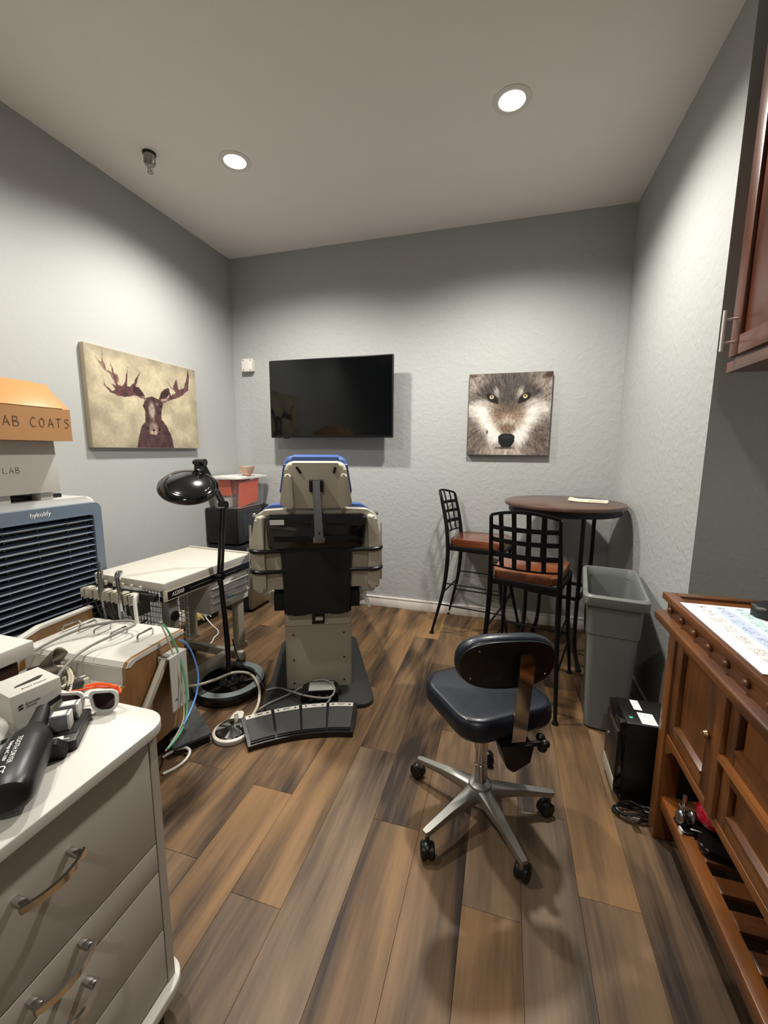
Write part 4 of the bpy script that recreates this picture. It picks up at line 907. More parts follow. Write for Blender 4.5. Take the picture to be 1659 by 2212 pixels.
# things on the sideboard
def chart(u, v):
    img = np.ones(u.shape+(3,))*np.array(hexc('F1EFEC')); cols = ['EFE4E0', 'C6D3EA', 'CBE8E3', 'E4DCF0', 'F0E6D8', 'D4E4EE', 'E8EED8', 'EEDCE4']
    # columns run along the sheet's long side; text rows are printed across them
    for i, c in enumerate(cols):
        a = ((u > 0.07+0.115*i)&(u < 0.17+0.115*i)&(v > 0.03)&(v < 0.985)).astype(float); img = mixc(img, hexc(c), a)
        uu = (u-(0.07+0.115*i))/0.1
        hd = ((v > 0.93)&(v < 0.955)&(uu > 0.25)&(uu < 0.75)&(fbm(u*260, v*60, 2) > 0.40)); img = mixc(img, hexc('3A3A40'), hd*0.9)
        ring = np.abs(np.hypot((uu-0.5)/0.2, (v-0.865)/0.028)-1) < 0.16; img = mixc(img, hexc('8C8C92'), ring*0.8)
        img = mixc(img, hexc('8C8C92'), ((np.abs(v-0.858+0.1*(uu-0.6)) < 0.006)&(uu > 0.55)&(uu < 0.95))*0.7)
        img = mixc(img, hexc('55555C'), ((np.abs(v-0.80) < 0.006)&(uu > 0.35)&(uu < 0.65))*0.8)
        for j, (v0, v1) in enumerate(((0.66, 0.745), (0.52, 0.62), (0.36, 0.47), (0.22, 0.31), (0.07, 0.17))):
            row = (np.sin((v-v0)*2*math.pi/0.022) > 0.0)&(v > v0)&(v < v1)&(uu > 0.12+0.05*(j % 3))&(uu < 0.9-0.06*((j+i) % 3))&(fbm(u*300+j*9, v*57, 2) > 0.42)
            img = mixc(img, hexc('5F5D62' if i != 1 else '4F5E86'), row*0.85)
    return img
t = thing('chart_sheet', 'large white printed chart with pale pink, blue and green columns on the sideboard', 'paper', (0.768, 1.262, 0.9035), 0)
painted('printed_sheet', 0.42, 0.45, 330, 280, chart, t, Matrix.Translation((0, 0, 0.0024)))
obj('backing', box(B(), (-0.2105, -0.2255, 0.0), (0.2105, 0.2255, 0.002)), mat('foam_backing', '8E8E98', 0.7, var=0.03), t, False)
t = thing('desk_device', 'rounded black desk device lying on the printed chart', 'device', (0.785, 1.42, 0.9062), -18)
bm = B(); prism(bm, rpoly([(-0.075, -0.045), (0.09, -0.05), (0.11, 0.03), (0.05, 0.055), (-0.055, 0.045)], 0.03, 6), 0, 0.034, I4, 0.014, 4); obj('body', bm, mat('soft_black', '1A1A1A', 0.5, var=0.05), t)
bm = B(); lathe(bm, [(0.014, 0.034), (0.02, 0.037), (0.026, 0.034)], 24, Matrix.Translation((0.0, 0.012, 0)), False); obj('dial_ring', bm, M_blackgloss, t)
obj('dial', ball(B(), (0.0, 0.012, 0.033), (0.013, 0.013, 0.005)), M_chrome, t)
obj('button', ball(B(), (0.05, 0.012, 0.033), (0.012, 0.012, 0.005)), M_blackgloss, t)
# things on the slatted shelf
t = thing('metal_articulator', 'small metal dental articulator on the slatted shelf', 'tool', (0.618, 1.415, 0.1765), 10)
bm = B(); prism(bm, rpoly([(-0.035, -0.05), (0.035, -0.05), (0.04, 0.04), (-0.04, 0.04)], 0.012), 0.0, 0.008, I4, 0.002); obj('base', bm, M_black, t)
for x in (-0.028, 0.028): obj('weight', ball(B(), (x, 0, 0.04), (0.02, 0.026, 0.03)), M_steel, t)
obj('crossbar', cyl(B(), (-0.045, 0.0, 0.045), (0.045, 0.0, 0.045), 0.007), M_chrome, t)
obj('pin', cyl(B(), (0.0, 0.02, 0.008), (0.005, 0.03, 0.115), 0.009), M_chrome, t)
obj('arm', bar(B(), (0.0, -0.03, 0.03), (0.0, 0.05, 0.062), 0.02, 0.008, (0, 0, 1), 0.002), M_black, t)
obj('white_string', tube(B(), [(-0.01, -0.05, 0.03), (0.02, -0.065, 0.035), (0.05, -0.062, 0.022), (0.075, -0.075, 0.018)], 0.0025, 6, 5), M_whitepl, t)
obj('paper_tag', box(B(), (-0.05, -0.05, 0.0), (-0.042, -0.025, 0.02)), M_whitepl, t, False)
scale_thing(t, 0.62, 0.7, 0.8)
t = thing('red_case', 'glossy red rounded case on a black base on the slatted shelf', 'case', (0.69, 1.40, 0.1765), -15)
bm = B(); ball(bm, (-0.006, 0.01, 0.062), (0.045, 0.055, 0.04), I4, 26, 16); obj('shell', bm, M_red, t)
bm = B(); prism(bm, rect(-0.045, 0.055, -0.1, 0.07, 0.02), 0.0, 0.025, I4, 0.008); obj('base', bm, M_black, t)

# ------------------------------------------------------------------ wall cabinet
t = thing('wall_cabinet', 'dark red brown wooden wall cabinet with a steel bar handle above the sideboard', 'cabinet', (XA, 1.2, 1.665))
CX = 0.745-XA
bm = B(); box(bm, (CX+0.022, -1.1, 0.0), (-0.003, 0.63, 1.1), 0.002); cb = obj('carcass', bm, M_walnut, t)
for k in range(3):
    y1 = 0.628-k*0.48; y0 = y1-0.474
    bm = B(); box(bm, (CX+0.012, y0, 0.05), (CX+0.02, y1, 1.09), 0.001); d = obj('door', bm, M_walnut, t)
    for lo, hi in (((y1-0.06, 0.05), (y1, 1.09)), ((y0, 0.05), (y0+0.06, 1.09)), ((y0+0.06, 0.05), (y1-0.06, 0.115)), ((y0+0.06, 1.025), (y1-0.06, 1.09))):
        obj('frame_rail', box(B(), (CX, lo[0], lo[1]), (CX+0.016, hi[0], hi[1]), 0.004), M_walnut, d)
    yh = y1-0.028 if k != 1 else y0+0.028
    h = obj('handle', cyl(B(), (CX-0.035, yh, 0.068), (CX-0.035, yh, 0.205), 0.006), M_nickel, d)
    for z in (0.098, 0.175): obj('handle_post', cyl(B(), (CX, yh, z), (CX-0.035, yh, z), 0.004), M_nickel, d)
obj('bottom_rail', box(B(), (CX+0.0, -1.1, -0.002), (CX+0.021, 0.63, 0.034), 0.002), M_walnut, t)

# ------------------------------------------------------------------ photo pixel -> point on a known plane (floor, table top, side of a thing)
def pix(x, y, z=None, X=None, Y=None):
    d = _r*((x-829.5)/895.7) - _u*((y-1106)/895.7) + _f
    t = (z-CAM_H)/d.z if z is not None else (X/d.x if X is not None else Y/d.y)
    return Vector((0, 0, CAM_H)) + d*t

# ------------------------------------------------------------------ white drawer cabinet in front
DX, DY1, DY0, DZ = -0.724, 0.672, 0.06, 0.78
t = thing('drawer_cabinet', 'white topped drawer cabinet with curved chrome handles and a rounded corner', 'cabinet', (-0.98, 0.38, 0))
OX, OY = 0.98, -0.38
def W(x, y, z): return (x+OX, y+OY, z)
top = rpoly([(-1.25+OX, DY0-0.02+OY), (-0.704+OX, DY0-0.02+OY), (-0.704+OX, 0.7+OY), (-1.25+OX, 0.7+OY)], [0, 0, 0.055, 0.055], 8)
bm = B(); prism(bm, top, DZ-0.022, DZ, I4, 0.002); obj('table_top', bm, M_white, t)
bm = B(); prism(bm, top, 0.072, 0.098, I4, 0.003); obj('base_plate', bm, M_white, t)
bm = B(); box(bm, W(-1.23, DY0, 0.098), W(DX+0.006, DY0+0.018, DZ-0.022)); box(bm, W(-1.23, DY1-0.02, 0.098), W(DX, DY1, DZ-0.022), 0.001); box(bm, W(-1.23, DY0+0.018, 0.098), W(-1.215, DY1-0.02, DZ-0.022)); obj('carcass', bm, M_greyfront, t, False)
HY = 0.424
for z0, z1, hz in ((0.489, 0.752, 0.66), (0.4145, 0.4855, 0.485), (0.2555, 0.411, 0.375), (0.105, 0.252, 0.2)):
    d = obj('drawer', box(B(), W(DX-0.4, DY0+0.02, z0), W(DX-0.001, DY1-0.0225, z1), 0.0012), M_greyfront, t)
    if hz > 0.48 and hz < 0.49: hz = 0.462
    h = []
    for s in (-1, 1):
        obj('handle_post', bar(B(), W(DX-0.001, HY+s*0.044, hz), W(DX+0.026, HY+s*0.044, hz), 0.012, 0.012, (0, 0, 1), 0.002), M_chrome, d)
    rings = []
    for i in range(17):
        a = -1+2*i/16; xx = DX+0.026+0.016*(1-a*a); p = W(xx, HY+a*0.053, hz); hw = 0.0065
        rings.append([(p[0]-0.003, p[1], p[2]-hw), (p[0]+0.003, p[1], p[2]-hw), (p[0]+0.003, p[1], p[2]+hw), (p[0]-0.003, p[1], p[2]+hw)])
    obj('handle', loft(B(), rings), M_chrome, d)
for x, y in ((-0.78, 0.62), (-1.18, 0.62), (-0.78, 0.12), (-1.18, 0.12)):
    c = obj('caster', cyl(B(), W(x, y, 0.05), W(x, y, 0.072), 0.012), M_steel, t)
    obj('caster_wheel', cyl(B(), W(x, y-0.012, 0.027), W(x, y+0.012, 0.027), 0.027, None, 20), M_black, c)

# things on its top
T0 = DZ
t = thing('product_carton', 'white product carton with a black device printed on it on the drawer cabinet', 'carton', (-0.985, 0.592, T0), -10)
bm = B(); box(bm, (-0.055, -0.046, 0), (0.04, 0.046, 0.092), 0.0015); obj('carton', bm, M_cardw, t)
Fr = frame((0.0404, 0, 0.046), (0, 1, 0), (0, 0, 1)); Ft = Matrix.Translation((0, 0, 0.0925)) @ Matrix.Rotation(math.pi/2, 4, 'Z')
obj('printed_device', prism(B(), rpoly([(-0.012, -0.006), (0.034, 0.004), (0.044, 0.016), (0.036, 0.026), (0.01, 0.018)], 0.006), 0, 0.0004, Fr), mat('print_grey', 'B9B6B2', 0.5, var=0.05), t, False)
obj('printed_shadow', prism(B(), rpoly([(0.002, -0.016), (0.042, -0.004), (0.044, 0.006), (0.02, 0.0)], 0.003), 0, 0.0006, Fr), M_ink, t, False)
lg = obj('logo_bar', prism(B(), [(-0.034, 0.016), (-0.026, 0.018), (-0.026, 0.021), (-0.034, 0.02)], 0, 0.0005, Fr), M_ink, t, False)
obj('logo_bar', prism(B(), [(-0.034, 0.010), (-0.026, 0.011), (-0.026, 0.0145), (-0.034, 0.0135)], 0, 0.0005, Fr), M_ink, t, False)
text('lettering', 'Dentsply', 0.0075, M_ink, t, Fr @ Matrix.Translation((-0.008, 0.0185, 0.0004)), 0.0001)
text('lettering', 'Sirona', 0.0075, M_ink, t, Fr @ Matrix.Translation((-0.0115, 0.0115, 0.0004)), 0.0001)
text('lettering', 'Smart Cleaner', 0.008, M_ink, t, Ft @ Matrix.Translation((0.004, -0.024, 0.0)), 0.0001, shear=0.2)
obj('printed_device', prism(B(), rpoly([(-0.026, -0.006), (0.02, -0.008), (0.034, 0.004), (0.026, 0.008), (-0.02, 0.0)], 0.004), -0.0005, 0.0002, Ft), M_ink, t, False)
# crumpled clear bag
t = thing('plastic_bag', 'crumpled clear plastic bag beside the white product carton', 'bag', (-0.985, 0.485, T0))
bm = B(); bmesh.ops.create_icosphere(bm, subdivisions=4, radius=1.0)
for v in bm.verts:
    n = v.co.normalized(); k = 1+0.12*math.sin(5*n.x+3*n.y)*math.cos(4*n.z+4*n.x)+0.05*math.sin(9*n.y+6*n.z)
    v.co = Vector((n.x*0.065*k, n.y*0.045*k, max(0.0005, 0.036+n.z*0.045*k)))
obj('film', bm, M_clear2, t, True, 60)
# warm air dryer
t = thing('tooth_dryer', 'black handheld tooth dryer with white lettering and a narrow nozzle', 'dryer', (-0.805, 0.467, T0))
ax = Vector((-0.70, 0.715, 0.03)).normalized(); sd = Vector((0.715, 0.70, 0)); upv = sd.cross(ax); up = upv if upv.z > 0 else -upv
AX0 = Vector((0.062, -0.07, 0.044))
def dring(s, ra, rb, z, n=28): 
    c = AX0+ax*s; c.z = z
    return [c+sd*ra*math.copysign(abs(math.cos(a))**0.85, math.cos(a))+up*rb*math.copysign(abs(math.sin(a))**0.85, math.sin(a)) for a in [2*math.pi*k/n for k in range(n)]]
secs = [(-0.005, 0.024, 0.020, 0.042), (0.0, 0.031, 0.029, 0.042), (0.015, 0.036, 0.034, 0.042), (0.08, 0.038, 0.0355, 0.042), (0.122, 0.038, 0.0355, 0.042), (0.123, 0.037, 0.0345, 0.042), (0.145, 0.036, 0.034, 0.042), (0.168, 0.026, 0.025, 0.043), (0.187, 0.0185, 0.018, 0.044), (0.188, 0.0175, 0.017, 0.044), (0.225, 0.0145, 0.0145, 0.046), (0.25, 0.0125, 0.0125, 0.05)]
obj('body', loft(B(), [dring(*s) for s in secs]), mat('satin_black', '151517', 0.38, var=0.08, vscale=40), t, True, 40)
def onbody(s, off): c = AX0+ax*s; c.z = 0.042; return c+up*0.0352+sd*off
FB = lambda s, off: frame(onbody(s, off)+up*(-0.0012*(off/0.012)**2), ax*-1, -sd) if False else frame(onbody(s, off), -ax, sd)
text('lettering', 'TOOTH DRYER', 0.0105, M_inkw, t, FB(0.082, -0.004) , 0.0006)
text('lettering', 'Voltage AC 110V', 0.0075, M_inkw, t, FB(0.082, -0.0135), 0.0006)
text('lettering', 'CE', 0.017, M_inkw, t, FB(0.03, -0.011), 0.0006)
obj('power_cord', tube(B(), [(0.02, -0.02, 0.05), (-0.07, -0.06, 0.03), (-0.13, -0.02, 0.02), (-0.1, 0.04, 0.035), (-0.02, 0.04, 0.045), (0.0, 0.0, 0.05)], 0.0045, 8, 6), M_black, t)
obj('end_ring', loft(B(), [dring(-0.0055, 0.022, 0.018, 0.042), dring(-0.008, 0.012, 0.009, 0.042)]), M_blackmat, t)
# plug piece beside it
t = thing('plug_adapter', 'small black plug adapter with a white corner beside the tooth dryer', 'adapter', (-0.822, 0.518, T0), 45)
bm = B(); prism(bm, rpoly([(-0.028, 0), (0.026, 0), (0.03, 0.02), (0.012, 0.036), (-0.02, 0.036)], 0.005), -0.01, 0.01, XZ, 0.002); obj('body', bm, M_black, t)
obj('white_tab', box(B(), (-0.005, 0.010, 0.012), (0.02, 0.024, 0.03), 0.002), M_whitepl, t)
# battery charger with two batteries
t = thing('battery_charger', 'black twin battery charger holding two batteries', 'charger', (-0.862, 0.578, T0), -52)
bm = B(); prism(bm, rpoly([(-0.055, -0.034), (0.06, -0.034), (0.06, 0.034), (-0.055, 0.034)], 0.006), 0, 0.022, I4, 0.002); obj('tray', bm, M_black, t)
bm = B(); box(bm, (-0.049, -0.028, 0.02), (0.032, 0.028, 0.0235), 0.0005); obj('tray_inset', bm, M_blackmat, t)
text('lettering', 'Newmowa', 0.009, M_inkw, t, Matrix.Translation((0.046, 0.0, 0.0222)) @ Matrix.Rotation(math.radians(90), 4, 'Z'), 0.0002)
for i, (x, y) in enumerate(((-0.027, 0.004), (0.008, -0.002))):
    b2 = thing('camera_battery', 'grey and white battery standing in the charger, %s' % ('next to the sunglasses' if i == 0 else 'next to the dryer nozzle'), 'battery', Vector((-0.862, 0.578, T0+0.0236))+Matrix.Rotation(math.radians(-52), 3, 'Z') @ Vector((x, y, 0)), -52, 'batteries in the charger')
    obj('cell', box(B(), (-0.011, -0.018, 0), (0.011, 0.012, 0.034), 0.0015), mat('battery_grey', '6B6D70', 0.35, var=0.1, vscale=60), b2)
    obj('end_cap', box(B(), (-0.0112, 0.012, 0), (0.0112, 0.017, 0.034), 0.0015), M_whitepl, b2)
    obj('top_label', box(B(), (-0.009, -0.014, 0.034), (0.009, 0.009, 0.0345)), M_whitepl, b2, False)
# sunglasses
t = thing('sunglasses', 'white framed sunglasses with bright orange arms and dark mirrored lenses', 'sunglasses', (-0.892, 0.652, T0), 24)
def lens_out(cx, k=1.0): return rpoly([(cx-0.027*k, 0.026+0.023*k), (cx+0.027*k, 0.026+0.023*k), (cx+0.023*k, 0.026-0.022*k), (cx-0.021*k, 0.026-0.022*k)], [0.010*k, 0.012*k, 0.020*k, 0.018*k], 6)
for s in (-1, 1):
    A = lens_out(s*0.036, 1.2); Bq = lens_out(s*0.036, 0.93)
    bm = B(); loft(bm, [[(x, -0.0045, z) for x, z in A], [(x, 0.0005, z) for x, z in A], [(x, 0.0005, z) for x, z in Bq], [(x, -0.0045, z) for x, z in Bq]], True, False, True); obj('rim', bm, M_whitepl, t)
    obj('lens', prism(B(), Bq, 0.0, 0.002, XZ @ Matrix.Diagonal((1, 1, -1, 1))), M_lens, t)
    obj('arm', tube(B(), [(s*0.068, 0.0, 0.042), (s*0.064, 0.012, 0.042), (s*0.035, 0.03, 0.042+s*0.004), (s*0.0, 0.042, 0.04+s*0.004), (s*-0.03, 0.05, 0.032+s*0.004)], [0.004, 0.004, 0.0035, 0.004, 0.0035], 8, 5, flat=0.6), M_orangepl, t)
obj('bridge', tube(B(), [(-0.011, -0.002, 0.036), (0, -0.003, 0.04), (0.011, -0.002, 0.036)], 0.004, 8, 4), M_whitepl, t)
obj('brow_tip', ball(B(), (0.058, 0.006, 0.054), 0.006), M_orangepl, t)

# ------------------------------------------------------------------ slab topped cabinet behind it
t = thing('side_cabinet', 'dark wooden cabinet with a thick white worktop behind the drawer cabinet', 'cabinet', (-1.65, 0.55, 0))
obj('worktop', box(B(), (-0.30, -0.45, 0.755), (0.294, 0.297, 0.8), 0.002), M_white, t)
obj('body', box(B(), (-0.28, -0.43, 0.03), (0.262, 0.268, 0.755), 0.002), M_darkwood, t)
obj('door', box(B(), (0.262, -0.2, 0.06), (0.28, 0.255, 0.74), 0.003), M_darkwood, t)

# ------------------------------------------------------------------ evaporative cooler with boxes on top
t = thing('evaporative_cooler', 'white and slate blue evaporative air cooler with a wide louvred grille', 'air cooler', (-2.275, 1.385, 0))
CY0, CY1 = -0.31, 0.31
bm = B(); prism(bm, rect(CY0, CY1, 0.06, 1.13, 0.05, 8), -0.155, 0.165, YZ, 0.012, 3); obj('housing', bm, M_whitepl, t)
def ringp(bm, A, Bq, x0, x1):
    loft(bm, [[(x0, y, z) for y, z in A], [(x1, y, z) for y, z in A], [(x1, y, z) for y, z in Bq], [(x0, y, z) for y, z in Bq]], True, False, True)
A = rect(CY0, CY1, 0.07, 1.098, 0.04, 8); Bq = rect(CY0+0.035, CY1-0.042, 0.42, 1.045, 0.02, 8)
bm = B(); ringp(bm, A, Bq, 0.16, 0.2); fr = obj('front_frame', bm, M_cool, t)
bm = B(); ringp(bm, rect(CY0+0.035, CY1-0.042, 0.42, 1.045, 0.02, 8), rect(CY0+0.043, CY1-0.05, 0.428, 1.037, 0.016, 8), 0.17, 0.205); obj('grille_trim', bm, M_cool, fr)
obj('filter_screen', box(B(), (0.12, CY0+0.04, 0.42), (0.1645, CY1-0.045, 1.043)), M_coold, t, False)
M_lvedge = mat('louvre_edge', '8C99A8', 0.35, var=0.03)
for k in range(18):
    z = 1.015-k*0.0338
    rings = []
    for y in (CY0+0.043, CY1-0.05): rings.append([(0.168, y, z+0.016), (0.196, y, z-0.002), (0.198, y, z-0.005), (0.195, y, z-0.006), (0.168, y, z+0.012)])
    lv = obj('louvre', loft(B(), rings), M_coold, t, False); obj('louvre_edge', box(B(), (0.196, CY0+0.043, z-0.0065), (0.199, CY1-0.05, z-0.003)), M_lvedge, lv, False)
for y in (-0.14, 0.0, 0.14, 0.235): obj('grille_post', box(B(), (0.166, y-0.003, 0.43), (0.175, y+0.003, 1.04)), mat('grille_post', '66788C', 0.4, var=0.03), t, False)
FL = frame((0.2004, 0.005, 1.071), (0, 1, 0), (0, 0, 1)); text('lettering', 'hykolify', 0.03, M_inkw, t, FL, 0.0005)
for y in (-0.1, 0.085): obj('lid_tab', box(B(), (0.06, y-0.03, 1.128), (0.14, y+0.03, 1.168), 0.004), M_whitepl, t)
obj('gap_shade', box(B(), (-0.14, -0.25, 1.126), (0.08, 0.2, 1.150), 0.006), M_black, t)  # black block, its colour stands in for the shade under the white box
for y in (-0.25, 0.25):
    for x in (-0.12, 0.13): obj('caster', cyl(B(), (x, y-0.012, 0.03), (x, y+0.012, 0.03), 0.03), M_black, t)
HAND = {'L': [[(0, 1), (0.02, 0), (0.75, 0.03)]], 'A': [[(0, 0), (0.35, 1), (0.75, -0.02)], [(0.12, 0.35), (0.7, 0.38)]], 'B': [[(0.05, 1), (0, 0)], [(0, 0.97), (0.5, 0.95), (0.5, 0.6), (0.1, 0.52), (0.65, 0.4), (0.6, 0.05), (0, 0)]],
        'C': [[(0.62, 0.9), (0.3, 1), (0, 0.5), (0.2, 0.02), (0.7, 0.1)]], 'O': [[(0.35, 1), (0, 0.6), (0.15, 0.05), (0.55, 0.1), (0.62, 0.7), (0.3, 1)]], 'T': [[(0.3, 1), (0.3, 0)], [(-0.05, 1), (0.75, 1.02)]], 'S': [[(0.65, 0.95), (0.25, 1.0), (0.08, 0.75), (0.55, 0.45), (0.5, 0.08), (0.0, 0.05)]]}
def handwrite(name, s, size, parent, F, adv=0.95, r=0.0014):
    x = 0.0
    for ch in s:
        if ch != ' ':
            bm = B()
            for st in HAND[ch]: tube(bm, [F @ Vector(((x+p[0]*0.8)*size, p[1]*size, 0.0)) for p in st], r, 5, 4 if len(st) > 3 else 1, flat=1.0)
            obj(name, bm, M_ink, parent)
        x += adv if ch != ' ' else 0.8
t = thing('white_box', 'white cardboard box marked LAB standing on the air cooler', 'box', (-2.255, 1.285, 1.169))
bm = B(); prism(bm, [(-0.24, 0), (0.232, 0.0), (0.222, 0.243), (-0.24, 0.243)], -0.15, 0.15, YZ, 0.002); obj('carton', bm, M_cardw, t)
handwrite('lettering', 'LAB', 0.026, t, frame((0.1502, -0.006, 0.098), (0, 1, 0), (0, 0, 1)), 0.95, 0.0011)
t = thing('cardboard_box', 'brown cardboard box marked LAB COATS with taped flaps on top of the white box', 'box', (-2.225, 1.265, 1.413))
bm = B(); prism(bm, [(-0.2, 0), (0.2, 0), (0.2, 0.148), (0.11, 0.262), (0.0, 0.285), (-0.2, 0.2)], -0.26, 0.277, XZ, 0.004)
for v in bm.verts:
    if v.co.z > 0.18: v.co.y *= 0.86
obj('carton', bm, M_card, t, True, 25)
bm = B(); prism(bm, [(0.2012, 0.151), (0.1115, 0.265), (0.1105, 0.264), (0.2, 0.15)], -0.1, 0.24, XZ); obj('tape', bm, M_tape, t, False)
handwrite('lettering', 'LAB COATS', 0.04, t, frame((0.2004, -0.05, 0.062), (0, 1, 0), (0, 0, 1)), 0.93, 0.0012)

# ------------------------------------------------------------------ white topped dental unit
t = thing('dental_unit', 'white topped oak sided dental unit with wire handles on its lids and hoses in front', 'dental unit', (-1.658, 1.328, 0), 2)
UZ = 0.555
prof = [(0.15, UZ), (-0.125, UZ), (-0.155, UZ-0.006), (-0.168, UZ-0.025), (-0.172, UZ-0.095), (-0.43, UZ-0.115), (-0.43, 0.12), (0.15, 0.12)]
for s in (-1, 1):
    pr_ = prof if s > 0 else [(0.15, UZ+0.05), (-0.1, UZ+0.05), (-0.43, UZ-0.04), (-0.43, 0.12), (0.15, 0.12)]
    bm = B(); prism(bm, pr_, s*0.252, s*0.268, YZ, 0.001); sp = obj('side_panel', bm, M_ply, t, True, 20)
    if s > 0:
        e = [(0.15, UZ), (-0.125, UZ), (-0.155, UZ-0.006), (-0.168, UZ-0.025)]; e2 = [(y, z-0.018) for y, z in e[::-1]]; bm = B(); prism(bm, e+[(-0.15, UZ-0.03), (-0.12, UZ-0.018), (0.15, UZ-0.018)], 0.2685, 0.2715, YZ); obj('edge_band', bm, M_white, sp, False)
    else:
        bm = B(); prism(bm, [(0.15, UZ+0.062), (-0.1, UZ+0.062), (-0.43, UZ-0.028), (-0.43, UZ-0.04), (-0.1, UZ+0.05), (0.15, UZ+0.05)], -0.275, -0.245, YZ, 0.002); obj('edge_band', bm, M_white, sp)
lx = [-0.252, -0.19, -0.10, 0.0, 0.105, 0.252]
for i in range(5):
    x0, x1 = lx[i]+0.001, lx[i+1]-0.001
    pp = [(0.15, UZ), (-0.125, UZ), (-0.155, UZ-0.006), (-0.168, UZ-0.025), (-0.16, UZ-0.03), (0.15, UZ-0.03)]
    bm = B(); prism(bm, pp, x0, x1, YZ, 0.0008); ld = obj('lid', bm, M_white, t, True, 20)
    xm = (x0+x1)/2-0.005; yh = (0.02, 0.035, 0.025, 0.015, 0.03)[i]
    obj('wire_handle', tube(B(), [(xm, yh-0.042, UZ), (xm, yh-0.042, UZ+0.022), (xm, yh-0.036, UZ+0.03), (xm, yh+0.036, UZ+0.03), (xm, yh+0.042, UZ+0.022), (xm, yh+0.042, UZ)], 0.0042, 8, 1), M_chrome, ld)
obj('front_panel', box(B(), (-0.252, -0.17, UZ-0.1), (0.252, -0.155, UZ-0.028)), M_white, t, False)
bm = B(); prism(bm, [(-0.17, UZ-0.098), (-0.43, UZ-0.118), (-0.43, UZ-0.13), (-0.17, UZ-0.112)], -0.252, 0.252, YZ); obj('tray_shelf', bm, M_white, t, False)
obj('back_panel', box(B(), (-0.252, 0.138, 0.12), (0.252, 0.15, UZ-0.03)), M_ply, t, False)
obj('unit_floor', box(B(), (-0.252, -0.43, 0.12), (0.252, 0.138, 0.135)), M_ply, t, False)
for x in (-0.22, 0.22):
    for y in (-0.38, 0.11):
        cs = obj('caster', cyl(B(), (x, y, 0.05), (x, y, 0.12), 0.01), M_steel, t); obj('caster_wheel', cyl(B(), (x-0.014, y, 0.035), (x+0.014, y, 0.035), 0.035, None, 20), M_black, cs)
# folding bracket on the oak side
bm = B(); prism(bm, [(-0.16, 0.30), (-0.145, 0.285), (0.02, 0.495), (0.005, 0.512)], 0.285, 0.31, YZ, 0.002); arm = obj('folding_arm', bm, M_beigem, t)
bm = B(); box(bm, (0.275, -0.01, 0.455), (0.33, 0.09, 0.462), 0.001, 2, Matrix.Translation((0, 0, 0.035))); box(bm, (0.325, -0.01, 0.25), (0.33, 0.09, 0.49), 0.001); box(bm, (0.272, -0.012, 0.47), (0.278, 0.09, 0.5), 0.001); box(bm, (0.27, 0.086, 0.25), (0.33, 0.09, 0.49), 0.001); obj('bracket_plate', bm, mat('pale_metal', 'C9C8C2', 0.4, 0.2, var=0.03), t, False)
obj('bracket_bolt', cyl(B(), (0.27, 0.0, 0.495), (0.315, 0.0, 0.495), 0.009), M_steel, t)
for y in (0.012, 0.07): obj('bracket_screw', cyl(B(), (0.33, y, 0.3), (0.333, y, 0.3), 0.005), M_steel, t)
# instruments lying on the tray
cup = obj('steel_reflector', lathe(B(), [(0.0005, 0.0), (0.018, 0.0), (0.03, 0.02), (0.052, 0.075), (0.055, 0.085), (0.05, 0.083), (0.03, 0.03), (0.0005, 0.012)], 32, Matrix.Translation((-0.075, -0.235, UZ-0.045)) @ Matrix.Rotation(math.radians(28), 4, 'Z') @ Matrix.Rotation(math.radians(66), 4, 'Y'), False), mat('smoky_steel', '8A857A', 0.3, 0.9, var=0.1), t)
for i, (x, y, a) in enumerate(((0.06, -0.235, 0.5), (0.085, -0.285, 0.2), (0.03, -0.31, 0.8), (0.12, -0.22, -0.3))):
    Mx = Matrix.Translation((x, y, UZ-0.085)) @ Matrix.Rotation(a, 4, 'Z'); bm = B(); box(bm, (-0.02, -0.011, -0.02), (0.02, 0.011, 0.012), 0.003, 2, Mx); box(bm, (-0.02, -0.011, 0.01), (-0.008, 0.011, 0.032), 0.003, 2, Mx); box(bm, (0.008, -0.011, 0.01), (0.02, 0.011, 0.032), 0.003, 2, Mx); obj('instrument_holder', bm, M_beige, t)
obj('holder_rail', bar(B(), (-0.05, -0.34, UZ-0.105), (0.12, -0.2, UZ-0.085), 0.02, 0.014), M_greymetal, t)
pts = [(0.12, -0.22, UZ-0.07), (0.125, -0.26, UZ-0.06), (0.135, -0.31, UZ-0.075), (0.145, -0.4, UZ-0.1)]; sp_ = spline(pts, 14); rr = [0.015+0.0028*(i % 2) for i in range(len(sp_))]
obj('corrugated_hose', tube(B(), sp_, rr, 12, 1), M_hosed, t)
for k, (dx, m) in enumerate(((0.0, M_hosew), (0.012, M_hosew), (-0.05, M_hosed))):
    obj('hose', tube(B(), [(-0.07+dx, -0.25, UZ-0.04), (0.02+dx, -0.225, UZ-0.02), (0.09+dx, -0.25, UZ-0.035), (0.14+dx, -0.31, UZ-0.07), (0.165+dx, -0.4, UZ-0.11)], 0.0055, 8, 6), m, t)
obj('hose', tube(B(), [(0.1, -0.38, UZ-0.1), (0.07, -0.26, UZ-0.01), (0.055, -0.15, UZ+0.02), (0.10, -0.03, UZ+0.045), (0.11, 0.04, UZ+0.05), (0.06, 0.07, UZ+0.05), (-0.02, 0.04, UZ+0.048), (-0.1, -0.04, UZ+0.04), (-0.17, -0.18, UZ+0.0), (-0.215, -0.4, UZ-0.09)], 0.0058, 8, 7), M_hoseg, t)
obj('handpiece', tube(B(), [(-0.2, -0.33, UZ-0.085), (-0.15, -0.35, UZ-0.08), (-0.06, -0.36, UZ-0.1)], [0.013, 0.011, 0.006], 12, 4), M_chrome, t)

